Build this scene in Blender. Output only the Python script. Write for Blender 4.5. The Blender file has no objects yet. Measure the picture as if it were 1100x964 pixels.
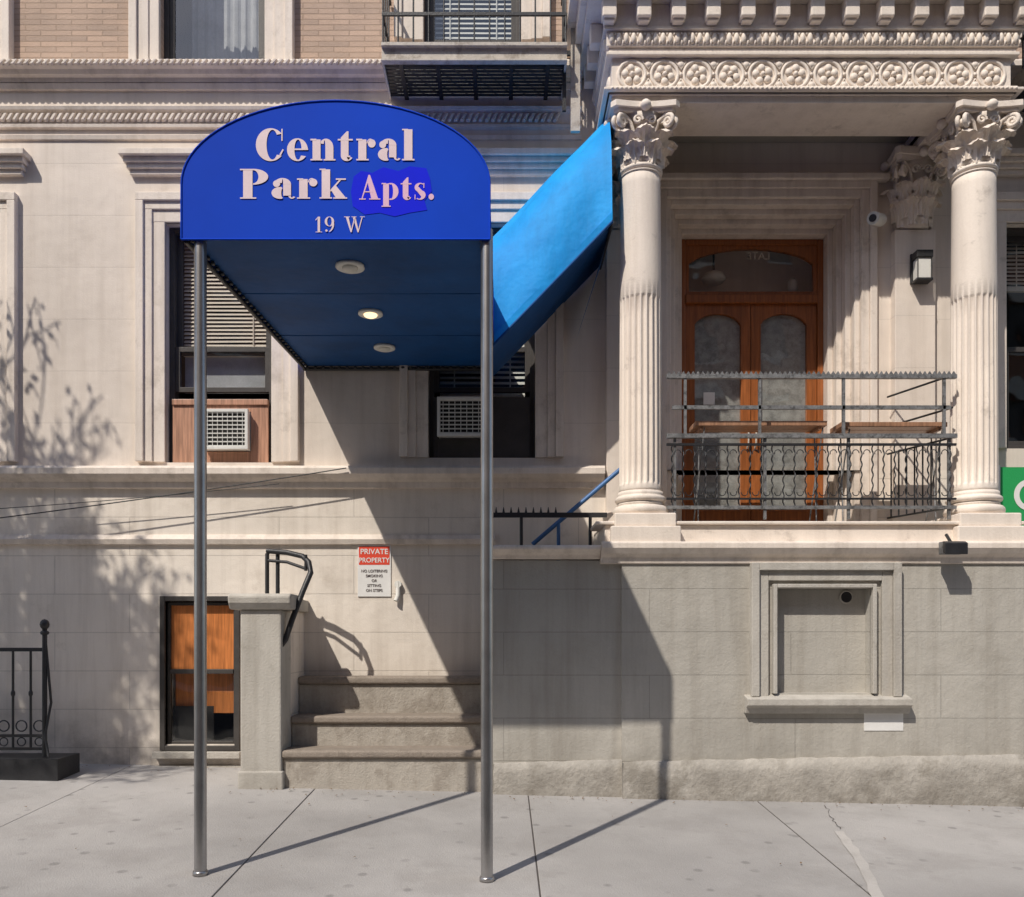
import bpy, math, random
from mathutils import Vector, Matrix
random.seed(7)
F=900.0
def PX(p,Y): return (p-541)*Y/F
def PZ(p,Y): return 1.5+(684-p)*Y/F
W=8.4
def gz(x,y): return 0.055*(y-5.2)-0.02*x-0.035
sc=bpy.context.scene
# ---------------------------------------------------------------- materials
def nmat(name):
    m=bpy.data.materials.new(name); m.use_nodes=True
    nt=m.node_tree; b=nt.nodes['Principled BSDF']; return m,nt,b
def ramp(nt,fac,stops):
    r=nt.nodes.new('ShaderNodeValToRGB'); e=r.color_ramp.elements
    while len(e)<len(stops): e.new(0.5)
    for i,(p,c) in enumerate(stops):
        e[i].position=p; e[i].color=(c[0],c[1],c[2],1) if hasattr(c,'__len__') else (c,c,c,1)
    nt.links.new(fac,r.inputs[0]); return r.outputs[0]
def noise(nt,vec,scale,detail=5,rough=.6):
    n=nt.nodes.new('ShaderNodeTexNoise'); n.inputs['Scale'].default_value=scale
    n.inputs['Detail'].default_value=detail; n.inputs['Roughness'].default_value=rough
    nt.links.new(vec,n.inputs['Vector']); return n.outputs['Fac']
def mixc(nt,fac,a,b,mode='MIX'):
    m=nt.nodes.new('ShaderNodeMix'); m.data_type='RGBA'; m.blend_type=mode
    for s,v in ((0,fac),(6,a),(7,b)):
        if hasattr(v,'node') : nt.links.new(v,m.inputs[s])
        else:
            m.inputs[s].default_value = v if s==0 else (v[0],v[1],v[2],1)
    return m.outputs[2]
def mat(name,col,rough=.7,var=.12,scale=3,fine=60,bump=.15,metal=0,blocks=None,bricks=None,dirt=None,spec=.4,streak=0,speck=0,wav=0,joint=.8,big=0,grime=None,K=1.2):
    col=tuple(min(.83,c*K) for c in col)
    m,nt,b=nmat(name)
    tc=nt.nodes.new('ShaderNodeTexCoord'); vec=tc.outputs['Object']
    n1=noise(nt,vec,scale); n2=noise(nt,vec,fine,3)
    lo=[c*(1-var*1.6) for c in col]; hi=[min(.88,c*(1+var)) for c in col]
    c=ramp(nt,n1,[(.3,lo),(.7,hi)])
    c=mixc(nt,.35,c,ramp(nt,n2,[(.3,[k*(1-var) for k in col]),(.7,hi)]))
    h=n2
    if big:
        nb=noise(nt,vec,.35,4,.55)
        c=mixc(nt,1.0,c,ramp(nt,nb,[(.35,1-big),(.65,1+big*.3)]),'MULTIPLY')
    if streak:
        mp=nt.nodes.new('ShaderNodeMapping'); mp.inputs['Scale'].default_value=(5,5,.35)
        nt.links.new(vec,mp.inputs[0]); ns=noise(nt,mp.outputs[0],1.5,6,.65)
        f=ramp(nt,ns,[(.45,0.0),(.75,streak)])
        c=mixc(nt,f,c,[col[0]*.48,col[1]*.44,col[2]*.40])
    if dirt:
        n3=noise(nt,vec,dirt[0],8,.7)
        f=ramp(nt,n3,[(dirt[1],0.0),(dirt[1]+.12,dirt[2])])
        c=mixc(nt,f,c,[k*1.1 for k in dirt[3]])
    if grime:
        sx=nt.nodes.new('ShaderNodeSeparateXYZ'); nt.links.new(vec,sx.inputs[0])
        mr=nt.nodes.new('ShaderNodeMapRange'); mr.inputs[1].default_value=.0; mr.inputs[2].default_value=grime[0]; mr.inputs[3].default_value=1; mr.inputs[4].default_value=0
        nt.links.new(sx.outputs[2],mr.inputs[0])
        n5=noise(nt,vec,3.5,7,.7)
        ml=nt.nodes.new('ShaderNodeMath'); ml.operation='MULTIPLY'; nt.links.new(mr.outputs[0],ml.inputs[0]); nt.links.new(ramp(nt,n5,[(.35,.1),(.62,1.0)]),ml.inputs[1])
        m2=nt.nodes.new('ShaderNodeMath'); m2.operation='MULTIPLY'; m2.inputs[1].default_value=grime[1]; nt.links.new(ml.outputs[0],m2.inputs[0])
        c=mixc(nt,m2.outputs[0],c,(.14,.12,.095))
    if speck:
        v=nt.nodes.new('ShaderNodeTexVoronoi'); v.inputs['Scale'].default_value=speck
        nt.links.new(vec,v.inputs['Vector'])
        nn=noise(nt,vec,2.3,2)
        mth=nt.nodes.new('ShaderNodeMath'); mth.operation='MULTIPLY'
        f=ramp(nt,v.outputs['Distance'],[(.12,1.0),(.2,0.0)])
        nt.links.new(f,mth.inputs[0]); nt.links.new(ramp(nt,nn,[(.40,0.0),(.55,.6)]),mth.inputs[1])
        c=mixc(nt,mth.outputs[0],c,[k*.45 for k in col])
    hb=None
    spec_b=blocks or bricks
    if spec_b:
        sx=nt.nodes.new('ShaderNodeSeparateXYZ'); nt.links.new(vec,sx.inputs[0])
        cb=nt.nodes.new('ShaderNodeCombineXYZ'); nt.links.new(sx.outputs[0],cb.inputs[0]); nt.links.new(sx.outputs[2],cb.inputs[1])
        br=nt.nodes.new('ShaderNodeTexBrick'); nt.links.new(cb.outputs[0],br.inputs['Vector'])
        br.inputs['Scale'].default_value=1; br.inputs['Brick Width'].default_value=spec_b[0]
        br.inputs['Row Height'].default_value=spec_b[1]; br.inputs['Mortar Size'].default_value=spec_b[2]
        br.inputs['Mortar Smooth'].default_value=.3; br.inputs['Bias'].default_value=0
        br.offset=.5
        br.inputs['Color1'].default_value=(.85,.85,.85,1) if bricks else (.985,.985,.985,1)
        br.inputs['Color2'].default_value=(1.12,1.08,1.04,1) if bricks else (1.01,1.01,1.01,1)
        br.inputs['Mortar'].default_value=(.8,.78,.74,1) if bricks else (joint,joint,joint,1)
        c=mixc(nt,1.0,c,br.outputs['Color'],'MULTIPLY')
        hb=br.outputs['Fac']
    nt.links.new(c,b.inputs['Base Color'])
    b.inputs['Roughness'].default_value=rough; b.inputs['Metallic'].default_value=metal
    b.inputs['Specular IOR Level'].default_value=spec
    bp=nt.nodes.new('ShaderNodeBump'); bp.inputs['Strength'].default_value=bump; bp.inputs['Distance'].default_value=.02
    nt.links.new(h,bp.inputs['Height']); out=bp
    if wav:
        n4=noise(nt,vec,wav,3); b3=nt.nodes.new('ShaderNodeBump'); b3.inputs['Strength'].default_value=.4; b3.inputs['Distance'].default_value=.04
        nt.links.new(n4,b3.inputs['Height']); nt.links.new(out.outputs[0],b3.inputs['Normal']); out=b3
    if hb:
        b2=nt.nodes.new('ShaderNodeBump'); b2.inputs['Strength'].default_value=.8 if bricks else (1-joint)*2.0; b2.inputs['Distance'].default_value=.006; b2.invert=True
        nt.links.new(hb,b2.inputs['Height']); nt.links.new(out.outputs[0],b2.inputs['Normal']); out=b2
    nt.links.new(out.outputs[0],b.inputs['Normal'])
    return m
CREAM=mat('cream_painted_stone',(.66,.585,.515),.75,.05,1.2,70,.10,blocks=(40,.52,.006),streak=.3,dirt=(1.5,.58,.3,(.40,.34,.29)),wav=2,joint=.90,big=.14)
CREAM_LOW=mat('cream_painted_low',(.70,.625,.55),.75,.06,1.2,70,.14,blocks=(1.5,.385,.006),streak=.35,dirt=(1.8,.56,.4,(.42,.355,.29)),wav=2.5,joint=.80,big=.12,grime=(.9,.75))
TRIM=mat('cream_trim',(.66,.585,.515),.7,.08,2,60,.15,streak=.45,dirt=(3,.54,.45,(.35,.295,.245)))
COLM=mat('column_paint',(.69,.61,.535),.65,.07,2,60,.15,streak=.28,dirt=(5,.58,.5,(.36,.305,.26)))
GREY=mat('grey_shade_toned_stucco',(.395,.372,.332),.8,.07,1.3,50,.25,blocks=(2.6,.385,.005),streak=.45,dirt=(1.2,.55,.32,(.28,.255,.215)),wav=3,joint=.78,big=.2,grime=(.8,.6))  # porch wall's partial shade is put into this darker grey base colour
GREYT=mat('grey_trim',(.41,.385,.345),.8,.1,3,50,.3,streak=.4,dirt=(4,.56,.45,(.25,.225,.19)),grime=(.5,.5))
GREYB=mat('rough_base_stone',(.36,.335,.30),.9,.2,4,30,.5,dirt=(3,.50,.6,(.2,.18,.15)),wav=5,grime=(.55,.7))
BRICK=mat('tan_roman_brick',(.48,.36,.285),.85,.12,2,60,.3,bricks=(.31,.055,.006),K=1.1)
STEP=mat('stone_riser',(.38,.345,.30),.85,.18,4,60,.4,dirt=(4,.48,.6,(.2,.17,.14)),wav=4,streak=.5)
TREAD=mat('stone_tread',(.25,.21,.175),.8,.22,5,60,.4,dirt=(5,.5,.5,(.12,.10,.08)))
SIDE=mat('sidewalk_concrete',(.335,.32,.308),.88,.12,.8,90,.35,dirt=(1.3,.50,.45,(.25,.235,.222)),speck=5,wav=2,big=.25)
SIDE2=mat('sidewalk_patch_concrete',(.38,.36,.34),.9,.12,2,90,.3,dirt=(2.5,.5,.5,(.32,.3,.28)))
ASPH=mat('asphalt',(.05,.05,.052),.9,.2,3,120,.5)
DARKJ=mat('joint_dirt',(.07,.06,.055),.95,.2)
EARTH=mat('earth',(.16,.14,.11),.95,.2)
BLUE=mat('blue_canvas',(.002,.050,.50),.7,.08,1.5,400,.05,spec=.12,big=.15)
BLUEP=mat('blue_canvas_patch',(.006,.016,.78),.7,.05,4,200,.03,spec=.12,K=1)
BLUEL=mat('sunlit_faded_blue_canvas',(.010,.27,.70),.6,.18,2.5,200,.12,spec=.2,wav=4,streak=.3)  # stair canopy: fading and stronger direct sun both put into this brighter blue
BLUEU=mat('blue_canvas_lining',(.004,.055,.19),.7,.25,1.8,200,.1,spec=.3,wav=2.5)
LETTER=mat('letter_pink_white',(.80,.64,.68),.6,.06,6,50,.02,K=1)
LETTERP=mat('letter_pink',(.80,.50,.66),.6,.04,3,50,.02,K=1)
STEEL=mat('stainless_steel',(.42,.41,.41),.32,.15,6,150,.03,metal=.9,streak=.3,K=1)
IRON=mat('black_iron',(.02,.02,.022),.45,.3,8,60,.15,spec=.5)
IRONG=mat('weathered_grey_iron',(.20,.20,.20),.5,.35,14,60,.2,metal=.3,dirt=(20,.5,.7,(.04,.04,.04)))
FESC=mat('fire_escape_paint',(.44,.40,.35),.6,.15,4,60,.2,dirt=(6,.5,.6,(.16,.12,.09)))
BLUEPIPE=mat('blue_painted_pipe',(.05,.14,.33),.45,.2,8,60,.1)
def woodmat(name,col):
    m,nt,b=nmat(name); tc=nt.nodes.new('ShaderNodeTexCoord')
    mp=nt.nodes.new('ShaderNodeMapping'); mp.inputs['Scale'].default_value=(30,30,2); nt.links.new(tc.outputs['Object'],mp.inputs[0])
    n=noise(nt,mp.outputs[0],1.5,6,.6)
    nt.links.new(ramp(nt,n,[(.3,[c*.55 for c in col]),(.7,[c*1.15 for c in col])]),b.inputs['Base Color'])
    b.inputs['Roughness'].default_value=.35; return m
WOOD=woodmat('varnished_wood',(.36,.115,.032))
PLY=woodmat('plywood',(.55,.30,.20))
REFLO=woodmat('orange_reflection_board',(.66,.23,.07))  # board colour paints the orange reflection of the basement panes
BENCH=woodmat('bench_wood',(.42,.23,.14))
WFRAME=mat('window_frame_dark',(.05,.045,.042),.5,.2,6,60,.1)
WHITEP=mat('white_plastic',(.66,.65,.61),.5,.08,5,60,.03,dirt=(6,.55,.35,(.4,.37,.32)),K=1.1)
BLIND=mat('blind_slat',(.62,.53,.44),.6,.06,5,60,.02)
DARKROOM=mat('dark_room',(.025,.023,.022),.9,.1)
CURT=mat('curtain',(.42,.42,.43),.9,.2,5,60,.1)
FROST=mat('frosted_door_glass',(.33,.32,.30),.3,.3,9,70,.2,spec=.6,dirt=(12,.5,.6,(.17,.16,.15)))
CEIL=mat('porch_ceiling_paint',(.33,.305,.27),.8,.12,2,50,.1,K=1)
REDS=mat('sign_red',(.62,.06,.03),.5,.03); SIGNW=mat('sign_white',(.75,.74,.72),.5,.05,5,50,.02,K=1.05)
SIGNT=mat('sign_text',(.12,.10,.10),.6,.02); GREEN=mat('sign_green',(.02,.28,.08),.5,.05)
BARK=mat('bark',(.12,.10,.08),.9,.3,10,60,.5,K=1)
LEAF=mat('leaf',(.07,.12,.03),.7,.4,3,20,.1,K=1)
DLEAF=mat('dry_leaf',(.16,.10,.05),.8,.4,30,60,.1,K=1)
OBRICK=mat('red_brick',(.30,.15,.10),.85,.15,2,60,.3,bricks=(.22,.075,.01))
LIME=mat('far_limestone',(.55,.5,.44),.8,.1)
def glassmat(name,tint=(.93,.95,.95),extra=.14):
    m,nt,b=nmat(name); nt.nodes.remove(b); out=nt.nodes['Material Output']
    t=nt.nodes.new('ShaderNodeBsdfTransparent'); t.inputs[0].default_value=(*tint,1)
    g=nt.nodes.new('ShaderNodeBsdfGlossy'); g.inputs['Roughness'].default_value=.02
    tc=nt.nodes.new('ShaderNodeTexCoord'); n=noise(nt,tc.outputs['Object'],1.3,2)
    bp=nt.nodes.new('ShaderNodeBump'); bp.inputs['Strength'].default_value=.25; bp.inputs['Distance'].default_value=.03
    nt.links.new(n,bp.inputs['Height']); nt.links.new(bp.outputs[0],g.inputs['Normal'])
    f=nt.nodes.new('ShaderNodeLayerWeight'); f.inputs[0].default_value=.5
    p=nt.nodes.new('ShaderNodeMath'); p.operation='POWER'; p.inputs[1].default_value=4; nt.links.new(f.outputs['Facing'],p.inputs[0])
    a=nt.nodes.new('ShaderNodeMath'); a.operation='ADD'; a.inputs[1].default_value=extra; a.use_clamp=True; nt.links.new(p.outputs[0],a.inputs[0])
    x=nt.nodes.new('ShaderNodeMixShader'); nt.links.new(a.outputs[0],x.inputs[0]); nt.links.new(t.outputs[0],x.inputs[1]); nt.links.new(g.outputs[0],x.inputs[2])
    nt.links.new(x.outputs[0],out.inputs[0]); return m
GLASS=glassmat('window_glass')
def emis(name,col,s):
    m,nt,b=nmat(name); b.inputs['Base Color'].default_value=(*col,1); b.inputs['Emission Color'].default_value=(*col,1); b.inputs['Emission Strength'].default_value=s; return m
LAMP=emis('lamp_lit',(1,.72,.42),1.6); LAMPOFF=mat('lamp_lens',(.6,.58,.52),.3,.03)
# ---------------------------------------------------------------- builder
def empty(name,loc=(0,0,0)):
    e=bpy.data.objects.new(name,None); sc.collection.objects.link(e); e.empty_display_size=.2; return e
class B:
    def __init__(s): s.v=[];s.f=[];s.m=[];s.s=[];s.mats=[]
    def mi(s,m):
        if m not in s.mats: s.mats.append(m)
        return s.mats.index(m)
    def add(s,vs,fs,m,sm=False):
        o=len(s.v); s.v+= [tuple(v) for v in vs]; k=s.mi(m)
        for f in fs: s.f.append([i+o for i in f]); s.m.append(k); s.s.append(sm)
    def box(s,x0,x1,y0,y1,z0,z1,m):
        if x0>x1:x0,x1=x1,x0
        if y0>y1:y0,y1=y1,y0
        if z0>z1:z0,z1=z1,z0
        s.add([(x0,y0,z0),(x1,y0,z0),(x1,y1,z0),(x0,y1,z0),(x0,y0,z1),(x1,y0,z1),(x1,y1,z1),(x0,y1,z1)],
          [(0,3,2,1),(4,5,6,7),(0,1,5,4),(1,2,6,5),(2,3,7,6),(3,0,4,7)],m)
    def pane(s,x0,x1,y,z0,z1,m): s.add([(x0,y,z0),(x1,y,z0),(x1,y,z1),(x0,y,z1)],[(0,1,2,3)],m)
    def prof(s,pts,x0,x1,m):
        n=len(pts); vs=[(x0,p[0],p[1]) for p in pts]+[(x1,p[0],p[1]) for p in pts]
        s.add(vs,[(i,(i+1)%n,n+(i+1)%n,n+i) for i in range(n)]+[list(range(n))[::-1],list(range(n,2*n))],m)
    def profy(s,pts,y0,y1,m):
        n=len(pts); vs=[(p[0],y0,p[1]) for p in pts]+[(p[0],y1,p[1]) for p in pts]
        s.add(vs,[(i,(i+1)%n,n+(i+1)%n,n+i) for i in range(n)]+[list(range(n)),list(range(n,2*n))[::-1]],m)
    def ring(s,x0,x1,z0,z1,w,y0,y1,m,bottom=True):
        s.box(x0,x0+w,y0,y1,z0,z1,m); s.box(x1-w,x1,y0,y1,z0,z1,m)
        s.box(x0+w,x1-w,y0,y1,z1-w,z1,m)
        if bottom: s.box(x0+w,x1-w,y0,y1,z0,z0+w,m)
    def tube(s,pts,r,m,n=8,cap=True):
        pts=[Vector(p) for p in pts]; rr=r if hasattr(r,'__len__') else [r]*len(pts)
        vs=[];fs=[]
        t0=(pts[1]-pts[0]).normalized(); up=Vector((0,0,1)) if abs(t0.z)<.9 else Vector((1,0,0))
        a=t0.cross(up).normalized()
        for i,p in enumerate(pts):
            t=(pts[min(i+1,len(pts)-1)]-pts[max(i-1,0)]).normalized()
            a=(a-t*a.dot(t)).normalized(); b=t.cross(a)
            for k in range(n):
                an=2*math.pi*k/n; vs.append(p+(a*math.cos(an)+b*math.sin(an))*rr[i])
        for i in range(len(pts)-1):
            for k in range(n): fs.append((i*n+k,i*n+(k+1)%n,(i+1)*n+(k+1)%n,(i+1)*n+k))
        s.add(vs,fs,m,True)
        if cap: s.add(vs[:n],[list(range(n))],m); s.add(vs[-n:],[list(range(n))[::-1]],m)
    def lathe(s,prof,cx,cy,m,n=32,fn=None,sm=True):
        vs=[];fs=[]
        for (r,z) in prof:
            for k in range(n):
                a=2*math.pi*k/n; q=fn(r,z,a) if fn else r
                vs.append((cx+q*math.cos(a),cy+q*math.sin(a),z))
        for i in range(len(prof)-1):
            for k in range(n): fs.append((i*n+k,i*n+(k+1)%n,(i+1)*n+(k+1)%n,(i+1)*n+k))
        fs.append(list(range(n))[::-1]); fs.append([(len(prof)-1)*n+k for k in range(n)])
        s.add(vs,fs,m,sm)
    def ell(s,c,r,m,n=10,k=6):
        vs=[];fs=[]
        for i in range(k+1):
            t=math.pi*i/k
            for j in range(n):
                a=2*math.pi*j/n; vs.append((c[0]+r[0]*math.sin(t)*math.cos(a),c[1]+r[1]*math.sin(t)*math.sin(a),c[2]+r[2]*math.cos(t)))
        for i in range(k):
            for j in range(n): fs.append((i*n+j,i*n+(j+1)%n,(i+1)*n+(j+1)%n,(i+1)*n+j))
        s.add(vs,fs,m,True)
    def torus_xz(s,c,R,r,m,n=24,k=8,sy=1):
        s.tube([(c[0]+R*math.cos(2*math.pi*i/n),c[1],c[2]+R*math.sin(2*math.pi*i/n)) for i in range(n+1)],r,m,k,False)
    def obj(s,name,parent=None,bevel=0):
        me=bpy.data.meshes.new(name); me.from_pydata(s.v,[],s.f)
        for m in s.mats: me.materials.append(m)
        me.polygons.foreach_set('material_index',s.m); me.polygons.foreach_set('use_smooth',s.s); me.update()
        o=bpy.data.objects.new(name,me); sc.collection.objects.link(o)
        if parent: o.parent=parent
        if bevel:
            md=o.modifiers.new('b','BEVEL'); md.width=bevel; md.segments=2; md.limit_method='ANGLE'; md.angle_limit=math.radians(40)
        return o
def wallholes(b,x0,x1,z0,z1,y,depth,holes,m):
    xs=sorted(set([x0,x1]+[h[i] for h in holes for i in (0,1)])); zs=sorted(set([z0,z1]+[h[i] for h in holes for i in (2,3)]))
    xs=[x for x in xs if x0<=x<=x1]; zs=[z for z in zs if z0<=z<=z1]
    for i in range(len(xs)-1):
        for j in range(len(zs)-1):
            cx=(xs[i]+xs[i+1])/2; cz=(zs[j]+zs[j+1])/2
            if any(h[0]<cx<h[1] and h[2]<cz<h[3] for h in holes): continue
            b.add([(xs[i],y,zs[j]),(xs[i+1],y,zs[j]),(xs[i+1],y,zs[j+1]),(xs[i],y,zs[j+1])],[(0,1,2,3)],m)
    for h in holes:
        a,c,e,g=h; g2=min(g,z1)
        b.add([(a,y,e),(c,y,e),(c,y,g2),(a,y,g2),(a,y+depth,e),(c,y+depth,e),(c,y+depth,g2),(a,y+depth,g2)],
              [(0,4,5,1),(1,5,6,2),(2,6,7,3),(3,7,4,0)],m)
def curve_panel(name,outer,holes,y,thick,m,parent,bev=0):
    cu=bpy.data.curves.new(name,'CURVE'); cu.dimensions='2D'; cu.fill_mode='BOTH'; cu.extrude=thick/2; cu.bevel_depth=bev
    for pl in [outer]+holes:
        sp=cu.splines.new('POLY'); sp.points.add(len(pl)-1)
        for i,p in enumerate(pl): sp.points[i].co=(p[0],p[1],0,1)
        sp.use_cyclic_u=True
    o=bpy.data.objects.new(name+'_c',cu); sc.collection.objects.link(o)
    bpy.context.view_layer.update()
    me=bpy.data.meshes.new_from_object(o); bpy.data.objects.remove(o)
    me.name=name
    me.transform(Matrix.Translation((0,y+thick/2,0))@Matrix.Rotation(math.pi/2,4,'X'))
    me.materials.clear(); me.materials.append(m)
    o=bpy.data.objects.new(name,me); sc.collection.objects.link(o); o.parent=parent; return o
def text(name,s,x,z,y,size,m,parent,align='CENTER',ext=.001,sx=1):
    cu=bpy.data.curves.new(name,'FONT'); cu.body=s; cu.size=size; cu.align_x=align; cu.extrude=ext; cu.offset=size*.012
    o=bpy.data.objects.new(name,cu); sc.collection.objects.link(o); bpy.context.view_layer.update()
    me=bpy.data.meshes.new_from_object(o); bpy.data.objects.remove(o)
    me.transform(Matrix.Translation((x,y,z))@Matrix.Rotation(math.pi/2,4,'X')@Matrix.Scale(sx,4,(1,0,0)))
    me.materials.clear(); me.materials.append(m)
    o=bpy.data.objects.new(name,me); sc.collection.objects.link(o); o.parent=parent; return o
# ---------------------------------------------------------------- ground
def tilt_sheet(b,x0,x1,y0,y1,off,m,useslope=False):
    f=(lambda x,y: gz(x,y)+off) if useslope else (lambda x,y:-0.02*x+off)
    b.add([(x0,y0,f(x0,y0)),(x1,y0,f(x1,y0)),(x1,y1,f(x1,y1)),(x0,y1,f(x0,y1))],[(0,1,2,3)],m)
b=B(); tilt_sheet(b,-400,400,-400,400,-.45,EARTH); b.obj('ground')
KY=4.55
b=B(); tilt_sheet(b,-60,60,-6,KY,-.22,ASPH); b.obj('road')
b=B(); tilt_sheet(b,-60,60,KY-.001,9.2,-.006,DARKJ,True)
xs=[-11.9,-9.8,-7.8,-5.75,-3.72,-1.70,.22,2.25,4.3,6.4,8.5,10.6,12.7]
g=.005
def slab(x0,x1,y0,y1,dz):
    T=[(x0,y0),(x1,y0),(x1,y1),(x0,y1)]
    vs=[(x,y,gz(x,y)+dz) for x,y in T]+[(x,y,gz(x,y)-.12) for x,y in T]
    b.add(vs,[(0,1,2,3),(0,4,5,1),(1,5,6,2),(2,6,7,3),(3,7,4,0)],SIDE)
for i in range(len(xs)-1):
    slab(xs[i]+g,xs[i+1]-g,KY+.19,9.0,random.uniform(-.002,.004))
sw=b.obj('sidewalk',bevel=.004)
b=B()
for i in range(-8,8):
    x0=i*3.0+g;x1=(i+1)*3.0-g
    vs=[(x,y,gz(x,y)+.002) for x,y in [(x0,KY),(x1,KY),(x1,KY+.18),(x0,KY+.18)]]+[(x,y,-.02*x-.3) for x,y in [(x0,KY),(x1,KY),(x1,KY+.18),(x0,KY+.18)]]
    b.add(vs,[(0,1,2,3),(0,4,5,1),(1,5,6,2),(2,6,7,3),(3,7,4,0)],GREYT)
b.obj('kerb',bevel=.015)
b=B()
def strip(pts,w0,w1,m,dz,jit):
    L=[];Rr=[]
    for i in range(len(pts)-1):
        for k in range(8):
            t=k/8; x=pts[i][0]+(pts[i+1][0]-pts[i][0])*t; y=pts[i][1]+(pts[i+1][1]-pts[i][1])*t
            w=random.uniform(w0,w1); x+=random.gauss(0,jit); L.append((x-w,y)); Rr.append((x+w,y))
    n=len(L); b.add([(x,y,gz(x,y)+dz) for x,y in L]+[(x,y,gz(x,y)+dz) for x,y in Rr],[(i,i+1,n+i+1,n+i) for i in range(n-1)],m)
strip([(2.60,6.5),(2.42,5.6),(2.18,4.78)],.03,.045,SIDE2,.0075,.006)
b.obj('sidewalk_repair')
b=B()
strip([(2.80,7.3),(2.7,6.9),(2.62,6.5)],.001,.004,DARKJ,.0085,.008)
b.obj('sidewalk_crack')
b=B(); rl=random.Random(5)
for i in range(170):
    x=rl.uniform(-6,4.6)
    yb_=7.40 if x>0 else (7.50 if x>-2.4 else 8.28)
    y=yb_-abs(rl.gauss(0,.10)) if rl.random()<.85 else rl.uniform(5.4,7.3)
    s_=rl.uniform(.005,.016); a=rl.uniform(0,3.14); z=gz(x,y)+.012
    dx,dy=s_*math.cos(a),s_*math.sin(a)
    b.add([(x-dx,y-dy,z),(x+dy*.6,y-dx*.6,z+.004),(x+dx,y+dy,z+rl.uniform(0,.008)),(x-dy*.6,y+dx*.6,z+.003)],[(0,1,2,3)],DLEAF)
b.obj('fallen_leaves')
b=B(); tilt_sheet(b,-60,60,-10,-6,-.1,SIDE); b.obj('sidewalk')
OB=empty('brick_building'); b=B()
hol=[]
for k in range(-9,9):
    for j in range(5):
        hol.append((k*2.6+.7,k*2.6+1.8,1.2+j*3.2,3.1+j*3.2))
wallholes(b,-25,25,-1.5,17,0,.3,hol,OBRICK)
for h in hol: b.box(h[0]-.1,h[1]+.1,-.08,.0,h[2]-.15,h[2]-.002,LIME); b.box(h[0]-.1,h[1]+.1,-.06,.0,h[3]+.002,h[3]+.25,LIME)
b.box(-25,25,-.5,.4,17,17.6,LIME)
o=b.obj('walls',OB)
b=B()
for h in hol: b.box(h[0],h[1],.2,.24,h[2],h[3],WFRAME)
b.box(-25,25,.45,8,-1.5,17,DARKROOM)
b.obj('windows',OB)
OB.rotation_euler=(0,0,math.pi); OB.location=(0,-10.5,0)
# ---------------------------------------------------------------- main building
AP=empty('apartment_building')
zc0=PZ(92,W); zc1=PZ(75,W)
zs0=PZ(520,W); zs1=PZ(500,W)
def wx(a): return PX(a,W)
def wz(a): return PZ(a,W)
win1=(wx(178),wx(292),wz(497),wz(240))
win2=(wx(460),wx(575),wz(492),wz(240))
win0=(wx(178)-2.82,wx(292)-2.82,wz(497),wz(240))
winr=(wx(1080),wx(1200),wz(482),wz(240))
base=(wx(178),wx(258),wz(800),wz(646))
up1=(wx(172),wx(285),wz(75)+.01,wz(75)+2.3)
up2=(wx(455),wx(560),wz(75)+.28,wz(75)+2.4)
up0=(wx(172)-2.82,wx(285)-2.82,wz(75)+.01,wz(75)+2.3)
door=(1.625,3.585,2.5,5.9)
upr=[(2.2,3.3,zc1+.3,zc1+2.4),(5.2,6.3,zc1+.3,zc1+2.4)]
b=B()
wallholes(b,-14,12,zs1-.05,zc0+.05,W,.25,[win0,win1,win2,winr,(door[0],door[1],zs1-.05,door[3])],CREAM)
wallholes(b,-14,12,-.8,zs1-.05,W,.25,[base,(base[0]-2.82,base[1]-2.82,base[2],base[3]),(door[0],door[1],2.5,zs1-.05)],CREAM_LOW)
wallholes(b,-14,12,zc0+.05,10.6,W+.02,.25,[up0,up1,up2]+upr,BRICK)
b.box(-14,12,9.7,20,-.8,10.6,DARKROOM)
b.box(-14,-13.98,W+.03,9.7,-.8,10.6,BRICK); b.box(11.98,12,W+.03,9.7,-.8,10.6,BRICK)
b.box(-14,12,W-.5,20,10.605,10.9,TRIM)
b.obj('walls',AP)
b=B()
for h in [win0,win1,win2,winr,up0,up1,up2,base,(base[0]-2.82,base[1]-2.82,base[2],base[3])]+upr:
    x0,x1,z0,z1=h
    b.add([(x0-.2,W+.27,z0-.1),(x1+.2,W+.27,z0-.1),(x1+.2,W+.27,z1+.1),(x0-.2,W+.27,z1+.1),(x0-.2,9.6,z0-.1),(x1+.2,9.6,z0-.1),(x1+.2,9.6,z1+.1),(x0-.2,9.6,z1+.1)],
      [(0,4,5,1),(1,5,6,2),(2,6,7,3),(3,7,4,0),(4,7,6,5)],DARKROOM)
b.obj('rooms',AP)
b=B()
def cornice(x0,x1,zb,zt,out,m,yb=W):
    h=zt-zb
    b.prof([(yb+.06,zb),(yb-out*.3,zb),(yb-out*.35,zb+h*.25),(yb-out*.6,zb+h*.3),(yb-out*.75,zb+h*.5),(yb-out,zb+h*.55),(yb-out,zb+h*.85),(yb-out*.9,zb+h),(yb+.06,zt+.015)],x0,x1,m)
cornice(-14,.78,zc0,zc1-.0,.17,TRIM); cornice(4.7,12,zc0,zc1,.17,TRIM)
b.prof([(W+.02,wz(98)),(W-.03,wz(98)),(W-.05,wz(93)),(W+.02,wz(92.5))],-14,.78,TRIM)
b.prof([(W+.02,wz(140)),(W-.035,wz(139)),(W-.04,wz(136)),(W-.015,wz(134)),(W-.015,wz(123)),(W-.05,wz(121)),(W-.06,wz(118)),(W+.02,wz(116))],-14,.78,TRIM)
b.prof([(W+.02,wz(152)),(W-.02,wz(151)),(W-.03,wz(147)),(W+.02,wz(145))],-14,.78,TRIM)
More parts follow.
